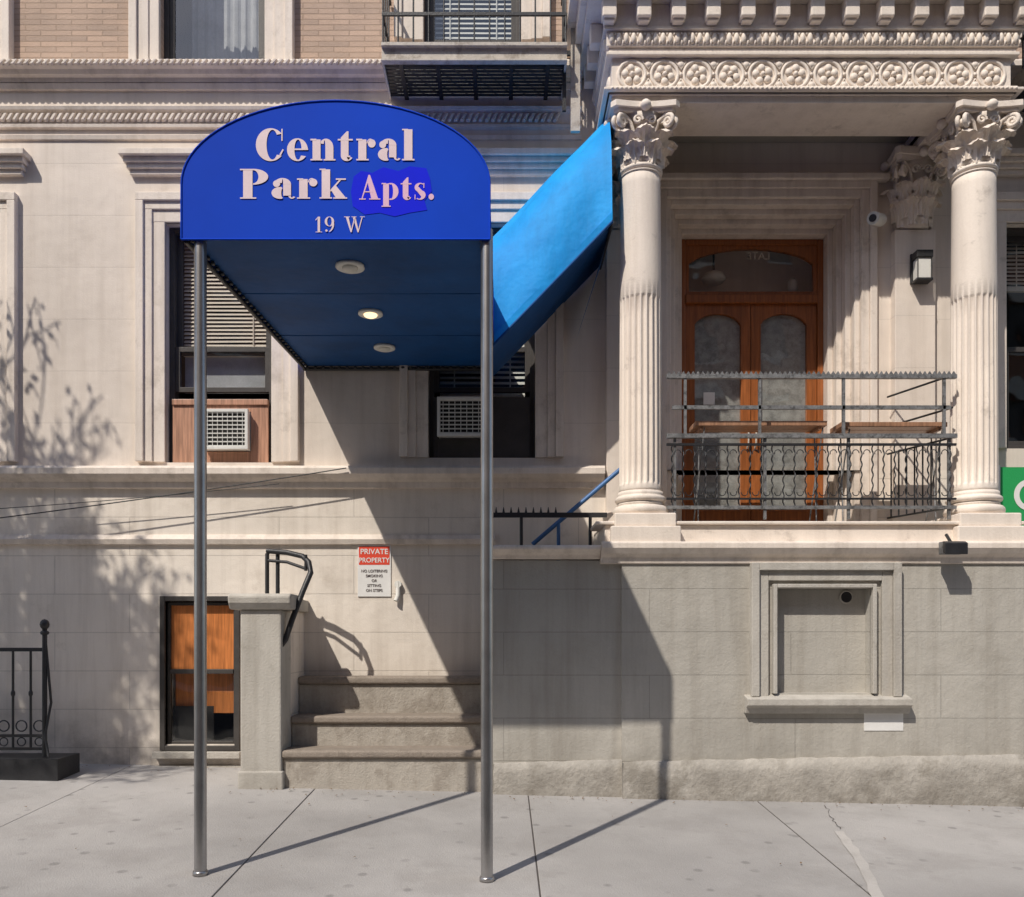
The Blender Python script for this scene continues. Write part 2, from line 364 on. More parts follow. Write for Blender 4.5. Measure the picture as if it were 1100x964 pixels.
b.prof([(W+.02,wz(526)),(W-.05,wz(525)),(W-.06,wz(519)),(W-.11,wz(516)),(W-.15,wz(512)),(W-.15,wz(506)),(W-.12,wz(503)),(W+.02,wz(500))],-14,1.0,TRIM)
b.prof([(W+.02,wz(586)),(W-.035,wz(585)),(W-.05,wz(580)),(W-.02,wz(575)),(W+.02,wz(574))],-14,wx(532),TRIM)
b.prof([(W+.02,wz(845)),(W-.05,wz(845)),(W-.05,wz(826)),(W-.03,wz(822)),(W+.02,wz(822))],-14,-2.42,GREYB)
b.obj('string_courses',AP)
b=B()
x=-8
while x<.7:
    for (zz,hh,yy) in ((wz(128.5),.045,W-.03),(wz(80),.03,W-.17)):
        if x<wx(600):
            b.add([(x,yy,zz-hh),(x+.035,yy,zz-hh),(x+.075,yy,zz+hh),(x+.04,yy,zz+hh),(x+.005,yy-.025,zz-hh*.7),(x+.03,yy-.025,zz-hh*.7),(x+.07,yy-.025,zz+hh*.7),(x+.045,yy-.025,zz+hh*.7)],
             [(4,5,6,7),(0,1,5,4),(1,2,6,5),(2,3,7,6),(3,0,4,7)],TRIM)
    x+=.062
b.obj('rope_moulding',AP)
b=B()
def surround(w,hood=True):
    x0,x1,z0,z1=w
    for k,(a,c,d) in enumerate(((.28,.20,.07),(.20,.12,.045),(.12,.0,.025))):
        b.box(x0-a,x0-c,W-d,W+.02,z0,z1+c,TRIM); b.box(x1+c,x1+a,W-d,W+.02,z0,z1+c,TRIM)
        b.box(x0-a,x1+a,W-d-.001,W+.02,z1+c,z1+a,TRIM)
    if hood:
        zt=wz(168)
        for (dz0,dz1,o) in ((-.21,-.16,.05),(-.16,-.11,.08),(-.11,-.06,.11),(-.06,0,.15)):
            b.box(x0-.30-o*.75,x1+.30+o*.75,W-o,W+.01,zt+dz0,zt+dz1-.001,TRIM)
for w in (win0,win1,win2,winr): surround(w)
def usurround(w,m=TRIM):
    x0,x1,z0,z1=w
    for (a,c,d) in ((.29,.21,.07),(.21,.10,.045),(.10,.0,.03)):
        b.box(x0-a,x0-c,W-d,W+.03,z0,z1+c,m); b.box(x1+c,x1+a,W-d,W+.03,z0,z1+c,m); b.box(x0-a,x1+a,W-d-.001,W+.03,z1+c,z1+a,m)
for w in [up0,up1,up2]+upr: usurround(w)
b.obj('window_surrounds',AP,bevel=.006)
def sash(b,x0,x1,z0,z1,y,w=.055,m=WFRAME,t=.045):
    b.ring(x0,x1,z0,z1,w,y,y+t,m)
def blinds(b,x0,x1,z0,z1,y,m=BLIND,sp=.04):
    z=z1; rb=random.Random(3)
    while z>z0:
        e=rb.uniform(-.003,.003)
        b.add([(x0,y-.008,z-.019+e),(x1,y-.008,z-.019-e),(x1,y+.01,z+.013-e),(x0,y+.01,z+.013+e)],[(0,1,2,3)],m); z-=sp
    for xx in (x0+.15,x1-.15): b.box(xx-.006,xx+.006,y-.014,y-.012,z0,z1,m)
    b.box(x0,x1,y-.02,y+.02,z0-.03,z0,m)
def window(nm,w,kind,ac=None):
    x0,x1,z0,z1=w; b=B(); y=W+.09
    b.ring(x0+.002,x1-.002,z0+.002,z1-.002,.05,y,y+.13,WFRAME)
    xa,xb=x0+.05,x1-.05; zm=wz(372) if kind=='main' else (z0+z1)/2
    za,zb=z0+.05,z1-.05
    sash(b,xa,xb,zm-.03,zb,y+.075)
    zl=za
    if ac: zl=ac[0]
    sash(b,xa,xb,zl,zm+.03,y+.02,.05,WFRAME)
    b.pane(xa+.04,xb-.04,y+.095,zm,zb-.04,GLASS)
    b.pane(xa+.04,xb-.04,y+.04,zl+.04,zm,GLASS)
    b.obj(nm,AP,bevel=.003)
window('window_frame',win1,'main',(wz(418),)); window('window_frame',win2,'main',(wz(418),))
window('window_frame',win0,'main'); window('window_frame',winr,'main')
for w in [up0,up1,up2]+upr: window('window_frame',w,'up')
b=B()
blinds(b,win1[0]+.1,win1[1]-.1,wz(372),win1[3]-.1,W+.23)
b.box(win1[0]+.1,win1[1]-.1,W+.25,W+.26,wz(415),wz(374),CURT)
blinds(b,win2[0]+.1,win2[1]-.1,wz(418),win2[3]-.1,W+.23,WHITEP,.055)
blinds(b,winr[0]+.1,winr[1]-.1,wz(300),winr[3]-.1,W+.24)
blinds(b,up2[0]+.1,up2[1]-.1,up2[2]+.08,up2[3]-.1,W+.25,WHITEP,.05)
def curtain(x0,x1,y,z0,z1,m):
    n=60; vs=[]
    for i in range(n+1):
        x=x0+(x1-x0)*i/n; yy=y+.015*math.sin(i*.9)+.008*math.sin(i*2.3); vs+= [(x,yy,z0),(x,yy,z1)]
    b.add(vs,[(2*i,2*i+2,2*i+3,2*i+1) for i in range(n)],m,True)
curtain(up1[0]+.1,up1[1]-.1,W+.60,up1[2],up1[3],CURT)
curtain(win0[0]+.1,win0[1]-.1,W+.40,win0[2],win0[3],CURT)
b.obj('window_blinds',AP)
def acunit(px0,px1,py0,py1,w):
    A=empty('air_conditioner'); b=B()
    x0,x1,z1,z0=wx(px0),wx(px1),wz(py0),wz(py1)
    yf=W-.06
    b.ring(x0,x1,z0,z1,.03,yf,yf+.05,WHITEP)
    b.box(x0+.008,x1-.008,yf+.052,W+.4,z0+.008,z1-.008,WHITEP)
    b.box(x0+.03,x1-.03,yf+.045,yf+.05,z0+.03,z1-.03,DARKROOM)
    n=9
    for i in range(n):
        z=z0+.035+(z1-z0-.07)*i/(n-1); b.box(x0+.03,x1-.03,yf+.01,yf+.02,z-.006,z+.006,WHITEP)
    n=8
    for i in range(n):
        x=x0+.03+(x1-x0-.06)*(i+.5)/n; b.box(x-.0035,x+.0035,yf+.004,yf+.009,z0+.03,z1-.03,WHITEP)
    b.obj('casing',A,bevel=.004)
acunit(219,268,441,484,win1); acunit(470,527,428,470,win2)
b=B()
def panel(w,zt,m,ax0,ax1,az0,az1):
    xa,xb=w[0]+.05,w[1]-.05
    y0,y1=W+.05,W+.08
    b.box(xa,ax0,y0,y1,w[2]+.01,zt,m); b.box(ax1,xb,y0,y1,w[2]+.01,zt,m)
    b.box(ax0,ax1,y0,y1,az1,zt,m); b.box(ax0,ax1,y0,y1,w[2]+.01,az0,m)
panel(win1,wz(434),PLY,wx(219),wx(268),wz(484),wz(441))
b.box(win1[0]+.05,win1[1]-.05,W+.03,W+.10,wz(434),wz(428),PLY)
panel(win2,wz(425),WFRAME,wx(470),wx(527),wz(470),wz(428))
b.obj('window_infill_panels',AP,bevel=.003)
def basement(base):
    b=B(); x0,x1,z0,z1=base
    b.ring(x0-.05,x1,z0-.06,z1+.05,.05,W-.03,W+.1,WFRAME)
    b.ring(x0,x1-.05,z0,z1-.01,.03,W+.04,W+.09,WFRAME)
    zm=wz(722)
    b.box(x0+.03,x1-.08,W+.03,W+.07,zm-.02,zm+.025,WFRAME)
    b.box(x0+.032,x1-.082,W+.06,W+.08,zm+.025,z1-.04,REFLO)
    b.pane(x0+.035,x1-.085,W+.065,z0,zm-.02,GLASS)
    b.box(x0+.035,x1-.085,W+.16,W+.18,z0+.30,zm-.02,REFLO)  # orange board behind the glass stands in for its reflection
    b.box(x0+.035,x1-.3,W+.10,W+.11,z0,zm-.35,DARKROOM)
    b.box(x0-.1,x1+.02,W-.09,W+.1,z0-.13,z0-.065,GREYT)
    b.obj('basement_window',AP,bevel=.004)
basement(base); basement((base[0]-2.82,base[1]-2.82,base[2],base[3]))
# ---------------------------------------------------------------- porch
PY=7.47; PL=7.50
def qx(a,Y=PY): return PX(a,Y)
def qz(a,Y=PY): return PZ(a,Y)
b=B()
nx0,nx1,nz0,nz1=qx(833),qx(935),qz(745),qz(632)
XR=4.64
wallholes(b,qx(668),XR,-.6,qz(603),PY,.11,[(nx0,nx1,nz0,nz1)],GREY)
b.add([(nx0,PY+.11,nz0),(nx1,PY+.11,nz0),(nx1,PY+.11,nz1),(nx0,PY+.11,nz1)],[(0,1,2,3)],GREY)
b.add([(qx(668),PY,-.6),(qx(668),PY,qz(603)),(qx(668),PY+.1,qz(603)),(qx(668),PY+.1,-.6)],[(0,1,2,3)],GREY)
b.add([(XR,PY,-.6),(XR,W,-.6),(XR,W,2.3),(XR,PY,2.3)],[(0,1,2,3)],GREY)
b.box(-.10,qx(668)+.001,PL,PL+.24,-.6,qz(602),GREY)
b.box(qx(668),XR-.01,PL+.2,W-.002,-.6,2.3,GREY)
b.obj('porch_base_wall',AP)
def roughbase(b,x0,x1,y,zt0,zt1,out):
    n=int((x1-x0)/.09)+1; rows=5; vs=[];fs=[]
    for j in range(rows+1):
        for i in range(n+1):
            x=x0+(x1-x0)*i/n; zt=zt0+(zt1-zt0)*i/n; zb=gz(x,y)-.06
            o=out*(1-.35*(j/rows)**3) if j<rows else -.01
            vs.append((x,y-o+random.uniform(-.005,.005),zb+(zt-zb)*min(1,j/(rows-1)) + (random.uniform(-.008,.008) if j>0 else 0)))
    for j in range(rows):
        for i in range(n): fs.append((j*(n+1)+i,j*(n+1)+i+1,(j+1)*(n+1)+i+1,(j+1)*(n+1)+i))
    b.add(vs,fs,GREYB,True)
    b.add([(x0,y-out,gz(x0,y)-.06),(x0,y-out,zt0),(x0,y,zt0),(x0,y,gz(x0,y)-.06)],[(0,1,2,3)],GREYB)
b=B()
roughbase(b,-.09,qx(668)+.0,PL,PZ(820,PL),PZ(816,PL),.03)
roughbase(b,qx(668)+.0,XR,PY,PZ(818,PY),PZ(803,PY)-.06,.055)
b.obj('porch_rough_footing',AP)
b=B()
ox0,ox1,oz0,oz1=qx(805),qx(965),qz(748),qz(605)
def ring3(x0,x1,z0,z1,w,out):
    b.box(x0,x0+w,PY-out,PY+.01,z0,z1,GREYT); b.box(x1-w,x1,PY-out,PY+.01,z0,z1,GREYT); b.box(x0+w,x1-w,PY-out,PY+.01,z1-w,z1,GREYT)
ring3(ox0,ox1,oz0,oz1,.07,.075); ring3(ox0+.07,ox1-.07,oz0,oz1-.07,.09,.04)
b.ring(nx0-.035,nx1+.035,nz0,nz1+.035,.035,PY-.06,PY+.01,GREYT,False)
b.prof([(PY+.01,qz(766)),(PY-.06,qz(766)),(PY-.08,qz(760)),(PY-.12,qz(757)),(PY-.12,qz(750)),(PY+.01,qz(746))],qx(799),qx(974),GREYT)
b.obj('niche_frame',AP,bevel=.006)
b=B(); cx,cz=qx(914),qz(641)
b.tube([(cx,PY+.095,cz),(cx,PY+.108,cz)],.055,IRON,20); b.torus_xz((cx,PY+.1,cz),.055,.008,GREYT)
b.obj('vent_hole',AP)
b=B(); b.box(qx(928),qx(970),PY-.006,PY+.005,qz(785),qz(766.5),SIGNW); b.obj('white_plaque',AP)
b=B()
def topm(x0,x1,y,za,zb,m):
    h=zb-za
    b.prof([(y+.1,za),(y-.02,za),(y-.03,za+h*.3),(y-.07,za+h*.45),(y-.10,za+h*.7),(y-.10,zb-.012),(y-.085,zb),(y+.26,zb)],x0,x1,m)
topm(-.14,qx(645),PL,PZ(601,PL),PZ(587,PL),TRIM)
topm(qx(645),XR+.03,PY,qz(606),qz(583),TRIM)
FZ=qz(560)
b.box(qx(650),XR,PY+.03,W-.003,qz(582.5),FZ-.03,COLM)
b.box(qx(640),XR+.02,PY-.005,PY+.5,FZ-.029,FZ,COLM)
b.box(qx(650),XR,PY+.5,W+.35,FZ-.029,FZ-.001,STEP)
b.obj('porch_floor',AP,bevel=.008)
CX1,CX2,CY=PX(688,7.72),PX(1046,7.72),7.72
zt=PZ(128,7.7); zbq=PZ(186,7.7)
def column(cx,nm):
    b=B(); z0=qz(583,7.5)
    b.box(cx-.31,cx+.31,CY-.31,CY+.31,z0-.02,z0+.14,COLM)
    b.box(cx-.275,cx+.275,CY-.275,CY+.275,z0+.14,z0+.26,COLM)
    b.obj(nm+'_plinth',AP,bevel=.012)
    b=B(); zb=z0+.26
    def tor(r,zc,h,n=6): return [(r-h+h*math.cos(t),zc+h*math.sin(t)) for t in [math.pi*(-.5+i/n) for i in range(n+1)]]
    p=tor(.255,zb+.045,.045)+tor(.215,zb+.105,.012,3)+tor(.235,zb+.15,.028)+[(.212,zb+.19),(.205,zb+.22)]
    b.lathe(p,cx,CY,COLM,40)
    zs=zb+.215; zf=PZ(322,7.7); n=22
    def fn(r,z,a):
        if z>zf or z<zs+.06: k=0
        else: k=min(1,(zf-z)/.03,(z-zs-.06)/.03)
        c=abs(math.sin(a*n/2)); c=max(0,(c-.28)/.72)
        return r-.02*k*c**.6
    rows=[]; zz=[zs,zs+.03,zs+.06,zs+.075,zs+.09]+[zs+.09+(zf-.03-zs-.09)*i/10 for i in range(1,11)]+[zf-.02,zf-.01,zf]
    zz+=[zf+(zbq-zf)*i/8 for i in range(1,9)]
    for z in zz:
        t=(z-zs)/(zbq-zs); rows.append((.196-.016*t**1.6,z))
    b.lathe(rows,cx,CY,COLM,264,fn)
    b.lathe(tor(.20,zbq-.01,.02),cx,CY,COLM,40)
    b.lathe(tor(.192,zbq-.05,.008,4),cx,CY,COLM,40)
    b.obj(nm+'_shaft',AP)
def capital(cx,cy,nm,z0,z1,half=False,s=1.0):
    b=B(); h=z1-z0
    b.lathe([(.17*s,z0),(.17*s,z0+h*.4),(.20*s,z0+h*.7),(.27*s,z0+h*.84)],cx,cy,COLM,32)
    def leaf(a,zb,zh,wd,r0,curl):
        vs=[];fs=[];nu=8;nv=10
        for j in range(nv+1):
            v=j/nv
            r=r0+.012+ (.02*v) + (curl*max(0,(v-.5)/.5)**1.5)
            z=zb+zh*(v if v<.85 else .85-(v-.85)*.9)
            wv=wd*(.8+.5*math.sin(v*math.pi*.75))*(1-.6*max(0,(v-.7)/.3)**2)*(1+.22*math.cos(v*26))
            for i in range(nu+1):
                u=i/nu*2-1
                rr=r+.02*(1-u*u)-.016*abs(math.sin(u*7))
                an=a+u*wv/r0*.5
                vs.append((cx+rr*math.cos(an),cy+rr*math.sin(an),z-.02*abs(u)*v))
        for j in range(nv):
            for i in range(nu):
                q=j*(nu+1)+i; fs.append((q,q+1,q+nu+2,q+nu+1))
        b.add(vs,fs,COLM,False)
    for k in range(8): leaf(k*math.pi/4+.39,z0,h*.44,.12*s,.175*s,.085*s)
    for k in range(8): leaf(k*math.pi/4,z0+h*.1,h*.58,.12*s,.19*s,.11*s)
    for k in range(4):
        a=math.pi/4+k*math.pi/2; d=Vector((math.cos(a),math.sin(a),0))
        for sgn in (-1,1):
            t=Vector((-d.y,d.x,0))*sgn*.03
            pts=[]
            for i in range(30):
                th=i*.42; rr=.062*s*(1-i/34)
                c=Vector((cx,cy,z0+h*.68))+d*.32*s+t
                pts.append(c+d*(-rr*math.cos(th))+Vector((0,0,rr*math.sin(th))))
            b.tube(pts,[.022*(1-.4*i/30)*s for i in range(30)],COLM,6)
            b.tube([Vector((cx,cy,z0+h*.5))+d*.2*s+t*2.5,Vector((cx,cy,z0+h*.72))+d*.24*s+t*2,Vector((cx,cy,z0+h*.82))+d*.31*s+t],.018*s,COLM,6)
        b.ell(Vector((cx,cy,z0+h*.68))+d*.32*s,(.035,.035,.035),COLM)
        a2=k*math.pi/2; d2=Vector((math.cos(a2),math.sin(a2),0)); t2=Vector((-d2.y,d2.x,0))
        for sg in (-1,1):
            c=Vector((cx,cy,z0+h*.72))+d2*.235*s+t2*sg*.06
            b.tube([c+t2*sg*(-.045*(1-i/22))*math.cos(i*.45)+Vector((0,0,.045*(1-i/22)*math.sin(i*.45))) for i in range(20)],.014,COLM,6)
        b.ell(Vector((cx,cy,z0+h*.92))+d2*.29*s,(.05,.05,.045),COLM)
    pts=[]
    for k in range(4):
        a=-math.pi/4+k*math.pi/2
        c0=Vector((math.cos(a),math.sin(a)))*.45*s; c1=Vector((math.cos(a+math.pi/2),math.sin(a+math.pi/2)))*.45*s
        nrm=-(c0+c1).normalized()
        for i in range(1,12):
            t=i/12; pts.append(c0.lerp(c1,t)+nrm*.04*math.sin(math.pi*t))
    n=len(pts)
    for (za,zb2,k) in ((z0+h*.84,z0+h*.90,.90),(z0+h*.90,z1,1.0)):
        b.add([(cx+p.x*k,cy+p.y*k,za) for p in pts]+[(cx+p.x*k,cy+p.y*k,zb2) for p in pts],[(i,(i+1)%n,n+(i+1)%n,n+i) for i in range(n)]+[list(range(n))[::-1],list(range(n,2*n))],COLM)
    b.obj(nm,AP)
for nm,cx in (('column',CX1),('column',CX2)):
    column(cx,nm); capital(cx,CY,'capital',zbq,zt)
b=B()
for cx in (wx(978),1.22):
    b.box(cx-.2,cx+.2,W-.1,W+.01,FZ,wz(252),CREAM)
    b.box(cx-.235,cx+.235,W-.12,W+.0,FZ,FZ+.2,CREAM)
b.obj('pilasters',AP,bevel=.006)
for cx in (wx(978),1.22): capital(cx,W-.02,'pilaster_capital',wz(250),zt,s=.9)
EX0,EX1=qx(657),qx(1086)
b=B()
def ent(z0,z1,out,m=COLM,yb=W-.002,th=None):
    y0=PY-out; x0=EX0-out; x1=EX1+out; t=.5+out if th is None else th
    b.box(x0,x1,y0,y0+t,z0,z1,m); b.box(x0,x0+t,y0+t,yb,z0,z1,m); b.box(x1-t,x1,y0+t,yb,z0,z1,m)
za=zt
ent(za,za+.06,.0); ent(za+.06,za+.13,.02); ent(za+.13,qz(102),.04)
zf0,zf1=qz(102),qz(63)
ent(zf0,zf0+.025,.075); ent(zf0+.025,zf1,.0); ent(zf1,zf1+.03,.05); ent(zf1+.03,zf1+.075,.03)
zl0=zf1+.075; ent(zl0,zl0+.13,.05); ent(zl0+.13,zl0+.155,.08)
zd0=zl0+.155; ent(zd0,zd0+.21,.06)
zk=zd0+.21; ent(zk,zk+.05,.22,th=.8); ent(zk+.05,zk+.2,.28,th=.8); ent(zk+.2,zk+.3,.36,th=.8)
b.box(EX0+.05,EX1-.05,PY+.1,W-.003,zk+.02,zk+.22,TRIM)
b.obj('porch_entablature',AP,bevel=.006)
b=B(); b.box(EX0+.45,EX1-.45,PY+.45,W-.004,za+.19,za+.23,CEIL)
b.obj('porch_ceiling',AP)
b=B()
def modi(x):
    b.box(x,x+.125,PY-.17,PY-.061,zd0+.03,zk-.002,COLM)
    b.box(x+.014,x+.111,PY-.14,PY-.061,zd0+.008,zd0+.03,COLM)
n=13
for i in range(n): modi(EX0-.1+(EX1-EX0+.2-.125)*i/(n-1))
for i in range(1,4):
    y=PY+.27*i-.1
    b.box(EX0-.17,EX0-.061,y,y+.11,zd0+.03,zk-.002,COLM); b.box(EX1+.061,EX1+.17,y,y+.11,zd0+.03,zk-.002,COLM)
b.obj('modillions',AP,bevel=.01)
b=B()
n=56
for i in range(n):
    x=EX0-.04+(EX1-EX0+.08)*(i+.5)/n
    b.ell((x,PY-.052,zl0+.065),(.026,.028,.052),COLM,8,5)
    b.ell((x+.036,PY-.052,zl0+.03),(.012,.018,.026),COLM,6,4)
    b.ell((x+.036,PY-.052,zl0+.105),(.012,.014,.018),COLM,6,4)
for i in range(90):
    x=EX0-.02+(EX1-EX0+.04)*(i+.5)/90
    b.ell((x,PY-.076,zf0+.012),(.014,.012,.012),COLM,6,4)
for i in range(14): b.ell((EX0-.052,PY+.06*i+.03,zl0+.065),(.028,.022,.055),COLM,8,5)
n=12; zc=(zf0+.025+zf1)/2; R=(zf1-zf0-.025)*.40
for i in range(n):
    x=EX0+.18+(EX1-EX0-.36)*i/(n-1); y=PY-.004
    b.torus_xz((x,y,zc),R,.016,COLM,24,6)
    rot=random.uniform(0,1)
    for k in range(5):
        a=k*2*math.pi/5+rot; b.ell((x+R*.5*math.cos(a),y,zc+R*.5*math.sin(a)),(R*.3,.025,R*.3),COLM,8,5)
    b.ell((x,y-.008,zc),(R*.2,.03,R*.2),COLM,8,5)
    if i<n-1:
        xm=x+(EX1-EX0-.36)/(n-1)/2
        for sg in (-1,1):
            b.ell((xm,y,zc+sg*R*.75),(.035,.02,.03),COLM,8,5)
            b.tube([(xm-.05,y,zc+sg*R*1.0),(xm,y-.006,zc+sg*R*.35),(xm+.05,y,zc+sg*R*1.0)],.009,COLM,6)
        b.ell((xm,y,zc),(.018,.02,.018),COLM,8,5)
for i in range(3):
    y=PY+.18+.3*i; b.ell((EX0-.0,y,zc),(.03,R*.8,R*.8),COLM,10,6)
b.obj('frieze_ornament',AP)
b=B(); dx0,dx1,dz1=door[0],door[1],door[3]
b.ring(dx0-.14,dx1+.14,FZ,dz1+.14,.07,W-.06,W+.01,TRIM,False); b.ring(dx0-.07,dx1+.07,FZ,dz1+.07,.08,W-.035,W+.02,TRIM,False)
for i in range(4):
    o=.055*i; b.ring(dx0+o+.003,dx1-o-.003,FZ,dz1-o*1.0-.003,.056,W+.02+.09*i,W+.5,TRIM,False)
DXA,DXB=dx0+.225,dx1-.225; DZ=dz1-.225
b.box(dx0-.25,dx1+.25,W-.1,W+.0,dz1+.141,dz1+.2,TRIM)
b.obj('door_surround',AP,bevel=.008)
D=empty('entrance_door'); D.parent=AP
DY=W+.42
def arch(x0,x1,z0,zs,rise,n=16):
    pts=[(x0,z0),(x1,z0)]
    for i in range(n+1):
        t=i/n; u=2*t-1; x=x1+(x0-x1)*t; pts.append((x,zs+rise*math.sqrt(max(0,1-u*u*.92))-rise*.28))
    return pts
b=B()
b.ring(DXA,DXB,FZ,DZ,.06,DY-.02,DY+.09,WOOD,False)
zt0=PZ(322,DY); b.box(DXA+.06,DXB-.06,DY-.03,DY+.08,zt0-.045,zt0+.045,WOOD)
b.obj('door_frame',D,bevel=.008)
tx0,tx1=DXA+.06,DXB-.06
curve_panel('transom',[(tx0,zt0+.045),(tx1,zt0+.045),(tx1,DZ-.06),(tx0,DZ-.06)],[arch(tx0+.04,tx1-.04,zt0+.085,DZ-.25,.22)],DY,.05,WOOD,D)
xm=(tx0+tx1)/2
for nm,a,c in (('door_leaf',tx0+.004,xm-.004),('door_leaf',xm+.004,tx1-.004)):
    curve_panel(nm,[(a,FZ+.01),(c,FZ+.01),(c,zt0-.047),(a,zt0-.047)],[arch(a+.10,c-.10,FZ+.30,zt0-.26,.16)],DY+.01,.05,WOOD,D)
    b=B(); b.pane(a+.08,c-.08,DY+.035,FZ+.28,zt0-.06,GLASS); b.box(a+.08,c-.08,DY+.055,DY+.065,FZ+.28,zt0-.06,FROST)
    b.ring(a+.09,c-.09,FZ+.29,FZ+.33,.012,DY-.004,DY+.012,WOOD)
    b.obj('door_glass',D)
b=B(); b.pane(tx0+.03,tx1-.03,DY+.02,zt0+.05,DZ-.07,GLASS)
b.box(DXA-.2,DXB+.2,W+.75,W+.77,FZ,DZ+.2,CREAM); b.box(DXA-.2,DXB+.2,W+.55,W+.74,DZ+.1,DZ+.12,CREAM)
b.lathe([(.02,zt0+.38),(.10,zt0+.34),(.13,zt0+.29),(.11,zt0+.26),(.05,zt0+.24)],xm-.35,DY+.18,LAMPOFF,20); b.tube([(xm-.35,DY+.18,zt0+.36),(xm-.35,DY+.18,zt0+.6)],.012,IRON)
b.lathe([(.03,zt0+.14),(.05,zt0+.18),(.05,zt0+.26),(.02,zt0+.3)],xm+.5,DY+.18,LAMPOFF,16)
for s_ in (-.04,.04): b.tube([(xm+s_,DY-.0,FZ+.95),(xm+s_,DY-.05,FZ+1.0),(xm+s_,DY-.05,FZ+1.15),(xm+s_,DY-.0,FZ+1.2)],.009,LAMPOFF)
b.box(tx0+.2,tx0+.32,DY+.026,DY+.033,FZ+1.42,FZ+1.55,SIGNW)
b.obj('door_hardware',D)
text('transom_lettering','LATE',xm+.08,DZ-.20,DY+.012,.11,FESC,D,sx=-1)
# ---------------------------------------------------------------- security camera, lantern
S=empty('security_camera'); b=B(); cx,cz=wx(935),wz(243)
b.box(cx-.06,cx+.06,W-.03,W-.001,cz-.04,cz+.1,WHITEP); b.tube([(cx,W-.03,cz+.03),(cx-.01,W-.12,cz+.02),(cx-.02,W-.16,cz-.02)],.02,WHITEP)
b.tube([(cx+.05,W-.12,cz+.0),(cx-.09,W-.26,cz-.05)],.06,WHITEP,16); b.tube([(cx-.088,W-.258,cz-.049),(cx-.098,W-.268,cz-.053)],.035,IRON,14); b.obj('housing',S)
S=empty('wall_lantern'); b=B(); cx,cz=wx(981),wz(296)
b.box(cx-.085,cx+.085,W-.125,W-.101,cz-.13,cz+.16,IRON)
b.box(cx-.08,cx+.08,W-.24,W-.126,cz+.08,cz+.15,IRON)
b.box(cx-.065,cx+.065,W-.225,W-.126,cz-.12,cz+.079,WHITEP)
for sx in (-.072,.062):
    b.box(cx+sx,cx+sx+.01,W-.235,W-.225,cz-.13,cz+.08,IRON)
b.box(cx-.08,cx+.08,W-.24,W-.126,cz-.145,cz-.121,IRON); b.obj('lantern_body',S,bevel=.006)
# ---------------------------------------------------------------- balcony railing
R=empty('porch_railing'); b=B(); ry=7.58
def rx(a): return PX(a,ry)
def rz(a): return PZ(a,ry)
x0,x1=rx(716),rx(1027)
b.box(x0,x1,ry-.02,ry+.02,rz(407),rz(403),IRONG)
n=60
for i in range(n):
    xa=x0+(x1-x0)*i/n; xb=x0+(x1-x0)*(i+1)/n
    b.profy([(xa,rz(403)),(xb,rz(403)),((xa*.2+xb*.8),rz(401.4)),((xa+xb)/2,rz(399)),((xa*.8+xb*.2),rz(401.4))],ry-.008,ry+.008,IRONG)
b.box(x0+.05,x1-.05,ry-.012,ry+.012,rz(440),rz(436),IRONG)
for a in (736,816,906,1014):
    b.box(rx(a)-.012,rx(a)+.012,ry-.012,ry+.012,rz(470),rz(407),IRONG)
for a in (725,822,912,1020): b.box(rx(a)-.012,rx(a)+.012,ry+.0,ry+.024,rz(558),rz(468),IRONG)
b.box(x0,x1,ry-.025,ry+.012,rz(471),rz(466.5),IRONG); b.box(x0,x1,ry-.01,ry+.012,rz(479),rz(476.5),IRON)
b.box(x0,x1,ry-.012,ry+.012,rz(547),rz(543.5),IRONG); b.box(x0,x1,ry-.01,ry+.01,rz(537),rz(535),IRON)
n=26
for i in range(n):
    x=x0+(x1-x0)*(i+.5)/n
    pts=[];m=36
    for j in range(m+1):
        z=rz(543.5)+(rz(479)-rz(543.5))*j/m; ph=j*1.0; pts.append((x+.006*math.cos(ph),ry+.006*math.sin(ph),z))
    b.tube(pts,.0065,IRON,6)
    for zc_,sg in ((rz(487),1),(rz(529),-1)):
        xx=x+(x1-x0)/n/2
        if i<n-1:
            b.tube([(xx+.03*math.cos(t),ry,zc_+.032*math.sin(t)) for t in [k*math.pi/7*1.1+(0 if sg>0 else math.pi) for k in range(8)]],.0045,IRON,5)
for zz in (rz(403),rz(438),rz(470),rz(545)): b.tube([(x1-.03,ry,zz),(x1-.30,W-.12,zz)],.010,IRON,6)
for i in range(8):
    t=(i+.5)/8; b.tube([(x1-.03-.27*t,ry+(W-.12-ry)*t,rz(545)),(x1-.03-.27*t,ry+(W-.12-ry)*t,rz(470))],.008,IRON,5)
b.obj('railing_bars',R)
def table(ax,bx,pyt,y0):
    T=empty('wooden_table'); b=B(); zt_=PZ(pyt,8.0)
    x0,x1=PX(ax,8),PX(bx,8)
    b.box(x0,x1,y0,y0+.13,zt_-.045,zt_,BENCH); b.box(x0,x1,y0+.14,y0+.27,zt_-.045,zt_,BENCH)
    for xx in (x0+.06,x1-.06):
        b.box(xx-.015,xx+.015,y0+.02,y0+.25,zt_-.075,zt_-.046,BENCH)
        b.tube([(xx-.03,y0+.03,FZ),(xx+.03,y0+.24,zt_-.055)],.008,IRONG,6); b.tube([(xx-.03,y0+.24,FZ),(xx+.03,y0+.03,zt_-.055)],.008,IRONG,6)
    b.obj('table_parts',T,bevel=.004)
table(742,880,458,7.80); table(890,1000,462,7.70)
